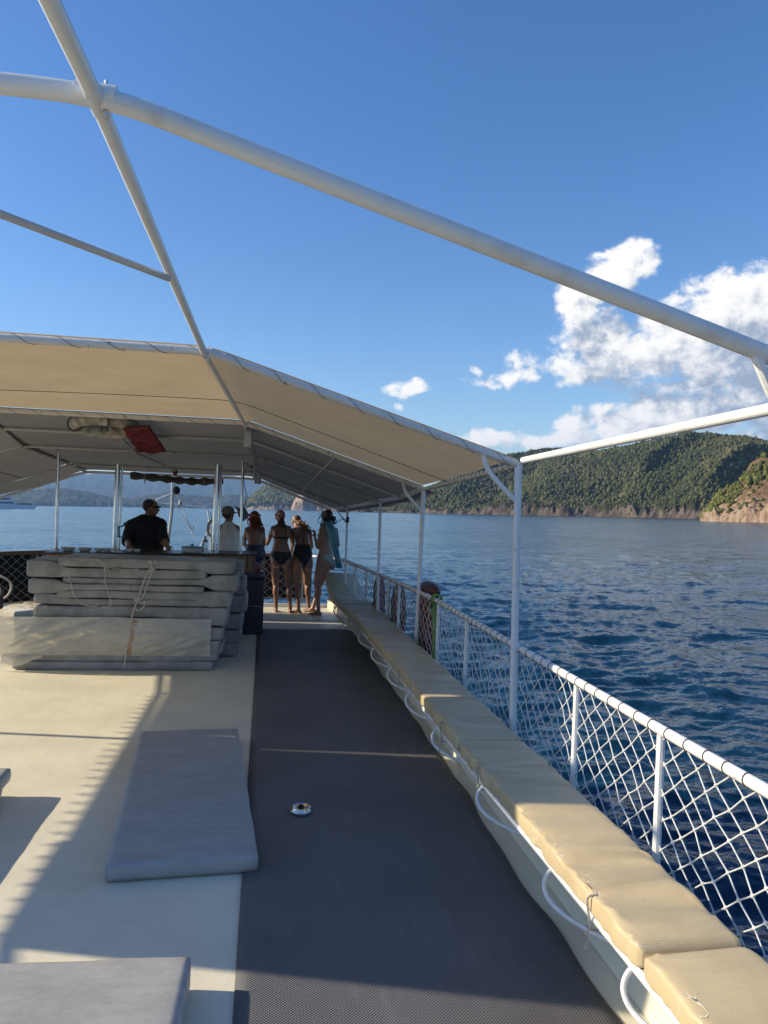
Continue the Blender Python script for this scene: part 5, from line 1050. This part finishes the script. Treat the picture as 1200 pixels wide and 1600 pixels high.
hd = J['head']; hairs('hair', hair_red, o, hd, (-.2, 1, -.2), (0, 0, 1), .95, back=[hd+[.0, -.07, .02], hd+[.03, -.11, -.08], hd+[.045, -.11, -.17], hd+[.04, -.10, -.27]], strands=46, seed=4, spread=.06)
g_ = G(); g_.tube([hd+[.088*math.cos(a_), .1*math.sin(a_)-.005, .055+.01*math.sin(a_)] for a_ in np.linspace(0, 6.28, 20)], .017, 8); g_.tube(spline([hd+[-.02, -.10, .05], hd+[-.05, -.13, -.02], hd+[-.03, -.135, -.12]], 6), .016, 8); g_.ell(hd+[-.02, -.105, .05], (.03, .02, .025)); link('head_scarf', conv(g_, .008, 2), redscarf, o, sharp=None)
# robed person
Y2 = 10.75
J = pj({'head': (357, 804, .05), 'neck': (357, 814, 0), 'shL': (344, 826, -.02), 'shR': (370, 826, .02), 'elL': (341, 846, .06), 'haL': (348, 852, .24), 'elR': (374, 846, .06), 'haR': (370, 852, .24), 'waist': (357, 850, -.03), 'hipL': (350, 872, -.03), 'hipR': (366, 872, -.03), 'knL': (350, 918, 0), 'knR': (366, 918, 0)}, Y2)
for s_ in 'LR': J['an'+s_] = np.array([J['kn'+s_][0], Y2, .082])
o = thing('person', 'person in white robe and patterned cap behind the counter\'s right end', 'person', (float(J['hipL'][0])+.07, Y2, 0)); me = conv(person(J, True, .95, face=(.6, .8, -.1))); link('body', me, skin_fair, o, sharp=None)
g_ = G()
sp_ = [((J['shL']+J['shR'])/2+[0, 0, .015], .115, .08), ((J['shL']+J['shR'])/2-[0, 0, .06], .160, .115), (J['waist']+[0, 0, .02], .175, .15), (J['waist']-[0, 0, .18], .19, .17), (J['waist']-[0, 0, .42], .20, .18), (J['waist']-[0, 0, .60], .21, .19)]
A = []
cs_ = spline([s[0] for s in sp_], 6); wa = np.interp(np.linspace(0, 1, len(cs_)), np.linspace(0, 1, 6), [s[1] for s in sp_]); wb = np.interp(np.linspace(0, 1, len(cs_)), np.linspace(0, 1, 6), [s[2] for s in sp_])
for i, c in enumerate(cs_):
    A.append([(c[0]+wa[i]*math.cos(a_)*(1+.10*math.sin(a_*9+i*.25)*(i/len(cs_)+.3)), c[1]+wb[i]*math.sin(a_)*(1+.10*math.sin(a_*7+i*.2)*(i/len(cs_)+.3)), c[2]) for a_ in np.linspace(0, 2*math.pi, 60)])
top = [[(cs_[0][0]+.07*math.cos(a_), cs_[0][1]+.07*math.sin(a_), cs_[0][2]+.055) for a_ in np.linspace(0, 2*math.pi, 60)]]
ro = G().grid(top+A).build('robe', robe, o, sharp=None); md = ro.modifiers.new('s', 'SOLIDIFY'); md.thickness = .008
g_ = G()
for s_ in 'LR': nb_ = J['neck']+[0, 0, -.02]; ss_ = J['sh'+s_]*.86+J['neck']*.14+[0, 0, -.075]; cone(g_, nb_, ss_, .052, .062); cone(g_, ss_, J['el'+s_], .064, .070); cone(g_, J['el'+s_], J['ha'+s_], .070, .065)
for q_ in range(9): a_ = q_*.7+.2; g_.tube(spline([J['neck']+[.07*math.cos(a_), .07*math.sin(a_), -.04], J['waist']+[.165*math.cos(a_+.2), .145*math.sin(a_+.2), .02], J['waist']+[.18*math.cos(a_), .165*math.sin(a_), -.2]], 6), .016, 7)
link('sleeves', conv(g_, .012, 4), robe, o, sharp=None)
hd = J['head']; hairs('hair', hair_dark, o, hd, (.6, .8, 0), (0, 0, 1), .92, back=[hd+[0, -.06, 0], hd+[0, -.08, -.06]], strands=10, seed=5, cap=1.0)
g_ = G(); g_.ell(hd+[-.01, -.01, .045], (.092, .098, .075), nu=20, nv=12); g_.ell(hd+[.07, .10, .03], (.06, .06, .010), nu=14, nv=6); link('cap', conv(g_, .008, 2), capm, o, sharp=None)
# man
Y3 = 10.55
J = pj({'head': (236, 794, 0), 'neck': (231, 806, 0), 'shL': (206, 822, -.03), 'shR': (250, 820, .04), 'elL': (199, 843, -.12), 'haL': (196, 851, -.33), 'elR': (257, 843, -.05), 'haR': (260, 857, -.26), 'waist': (229, 850, 0), 'hipL': (217, 876, 0), 'hipR': (240, 876, 0), 'knL': (217, 920, 0), 'knR': (240, 920, 0)}, Y3)
for s_ in 'LR': J['an'+s_] = np.array([J['kn'+s_][0], Y3, .085])
J['haL'] = np.array([-1.66, 9.90, 1.075]); J['haR'][2] = 1.08
for q_ in ('elL', 'elR'): J[q_][1] = Y3-.16
o = thing('person', 'heavy-set man in dark polo shirt standing behind the counter, looking right', 'person', (float(J['waist'][0]), Y3, 0)); me = conv(person(J, False, 1.0, face=(1, .12, -.08))); link('body', me, skin_man, o, sharp=None)
nz = J['neck'][2]
def shirt(c):
    fore = np.zeros(len(c), bool)
    for s_ in 'LR':
        d_ = J['ha'+s_]-J['el'+s_]; t_ = ((c-J['el'+s_]) @ d_)/(d_ @ d_); near = np.linalg.norm(c-(J['el'+s_]+np.clip(t_, 0, 1.6)[:, None]*d_), axis=1) < .085; fore |= near & (t_ > .45)
    return (c[:, 2] > J['waist'][2]-.28) & (c[:, 2] < nz+.01) & ~fore
garment('polo_shirt', me, shirt, .014, polo, o, .006); garment('trousers', me, lambda c: (c[:, 2] < J['waist'][2]-.26) & (c[:, 2] > .12), .012, trunks, o, .006)
hd = J['head']; g_ = G(); g_.ell(hd+[-.022, 0, .034], (.094, .082, .088), nu=20, nv=12); link('hair', conv(g_, .008, 2), hair_grey, o, sharp=None)
g_ = G(); g_.tube([hd+[.105, .055, .02], hd+[.112, .0, .02], hd+[.10, -.055, .02], hd+[.0, -.086, .024]], [.016, .016, .014, .005], 8); link('sunglasses', conv(g_, .005, 1), black, o, sharp=None)
#@@FAR
# ------------------------------------------------------------------ far boats
def wp(px, py, r_):  # level-world point at range r seen at a pixel
    d_ = dir_of(px, py); return cam_pos+d_*(r_/math.hypot(d_[0], d_[1]))
yc0 = wp(12, 795, 1000); yc0[2] = SEA; az0 = azel(12, 795)[0]
def far_box(g_, u0, u1, w_, z0, z1, slant=0, s2=None):      # along the picture's horizontal at the yacht
    ux = np.array([math.cos(az0), -math.sin(az0), 0]); uy = np.array([math.sin(az0), math.cos(az0), 0]); V = []
    for (u_, z_) in ((u0, z0), (u1, z0), (u1-slant if s2 is None else u1+s2, z1), (u0+slant, z1)):
        for s_ in (-1, 1): V.append(yc0+ux*u_+uy*w_*s_+[0, 0, z_])
    g_.raw(V, [(0, 2, 4, 6), (7, 5, 3, 1), (0, 1, 3, 2), (2, 3, 5, 4), (4, 5, 7, 6), (6, 7, 1, 0)])
ya_ = thing('yacht', 'large white motor yacht with dark window bands far off at the left edge', 'yacht', tuple(yc0), boat=False)
yw_ = M('yacht_white', (.72, .74, .76), .4, var=.05, vs=.3); ydk = M('yacht_dark', (.03, .04, .07), .3, var=.3, vs=.3)
def ypart(nm, m_, L_):
    g_ = G(); [far_box(g_, *a_) for a_ in L_]; return g_.build(nm, m_, ya_, smooth=False, boat=False)
ypart('hull', yw_, [(-45, 27, 5, -1, 4.6, 1, 6)]); ypart('superstructure', yw_, [(-44, 9, 4.4, 4.6, 9.2, 1.5), (-40, 5, 4, 9.2, 13.6, 2), (9.1, 30, 4, 9.0, 9.5, 0), (-34, -6, 3.2, 13.6, 17, 3)])
ypart('window_band', ydk, [(-43, 6, 4.6, 6, 7.6, 0), (-39, 2, 4.2, 10.6, 12.2, 0), (-33, -9, 3.4, 14.4, 15.6, 0), (10, 26, 4.2, 5.0, 6.4, 0)]); ypart('mast', yw_, [(-20, -19, .5, 17, 23, 0), (12, 12.6, 4, 4.6, 9, 0), (27, 27.6, 4, 4.6, 9, 0)])
for px, rr_, s_, lab in ((641, 1700, 1., 'tiny white sailing boat anchored below the dark wooded shore'), (595, 1800, .8, 'tiny white motor boat between the awning posts near the shore'), (903, 1150, .35, 'tiny white boat close under the brown cliffs')):
    p_ = wp(px, 800, rr_); p_[2] = SEA; o = thing('small_boat', lab, 'boat', tuple(p_), boat=False); A = []
    for t_ in np.linspace(-1, 1, 13):
        w_ = 2.2*s_*(1-max(0, t_)**2.5)*(.75+.25*(1-abs(t_))); A.append([(p_[0]+t_*7*s_, p_[1]+w_*math.cos(q_), p_[2]+1.5*s_+.4*s_*max(0, t_)+(-1.9*s_*math.sin(q_))) for q_ in np.linspace(0, math.pi, 9)])
    G().grid(A).build('hull', yw_, o, boat=False); G().box(p_+[-.8*s_, 0, 2.3*s_], (5.5*s_, 2.6*s_, 1.7*s_)).build('cabin', yw_, o, boat=False, bevel=.3*s_)
    if s_ == 1.: G().tube([p_+[.6, 0, 2], p_+[.6, 0, 15]], .16, 6).build('mast', yw_, o, boat=False)
# ------------------------------------------------------------------ put the boat on the sea: apply its small heel and pitch
for o in BOAT:
    o.matrix_basis = H @ o.matrix_basis
# ------------------------------------------------------------------ haze
hz = bpy.data.materials.new('haze_air'); hz.use_nodes = True; t = NT(hz.node_tree); t.n.clear(); pv = t.new('ShaderNodeVolumePrincipled'); pv.inputs['Color'].default_value = (.36, .60, 1.0, 1); pv.inputs['Density'].default_value = .000064; pv.inputs['Anisotropy'].default_value = .1
oo = t.new('ShaderNodeOutputMaterial'); t.l.new(pv.outputs[0], oo.inputs['Volume'])
o = G().box((0, 0, 340), (29500, 29500, 2*343.0)).build('haze', hz, smooth=False, boat=False); o.location = (0, 0, 0); o['kind'] = 'stuff'
co_ = verts(o.data); co_[:, 2] = np.where(co_[:, 2] < 0, SEA-4.5, 760); o.data.vertices.foreach_set('co', co_.ravel().astype(np.float32)); o.data.update()
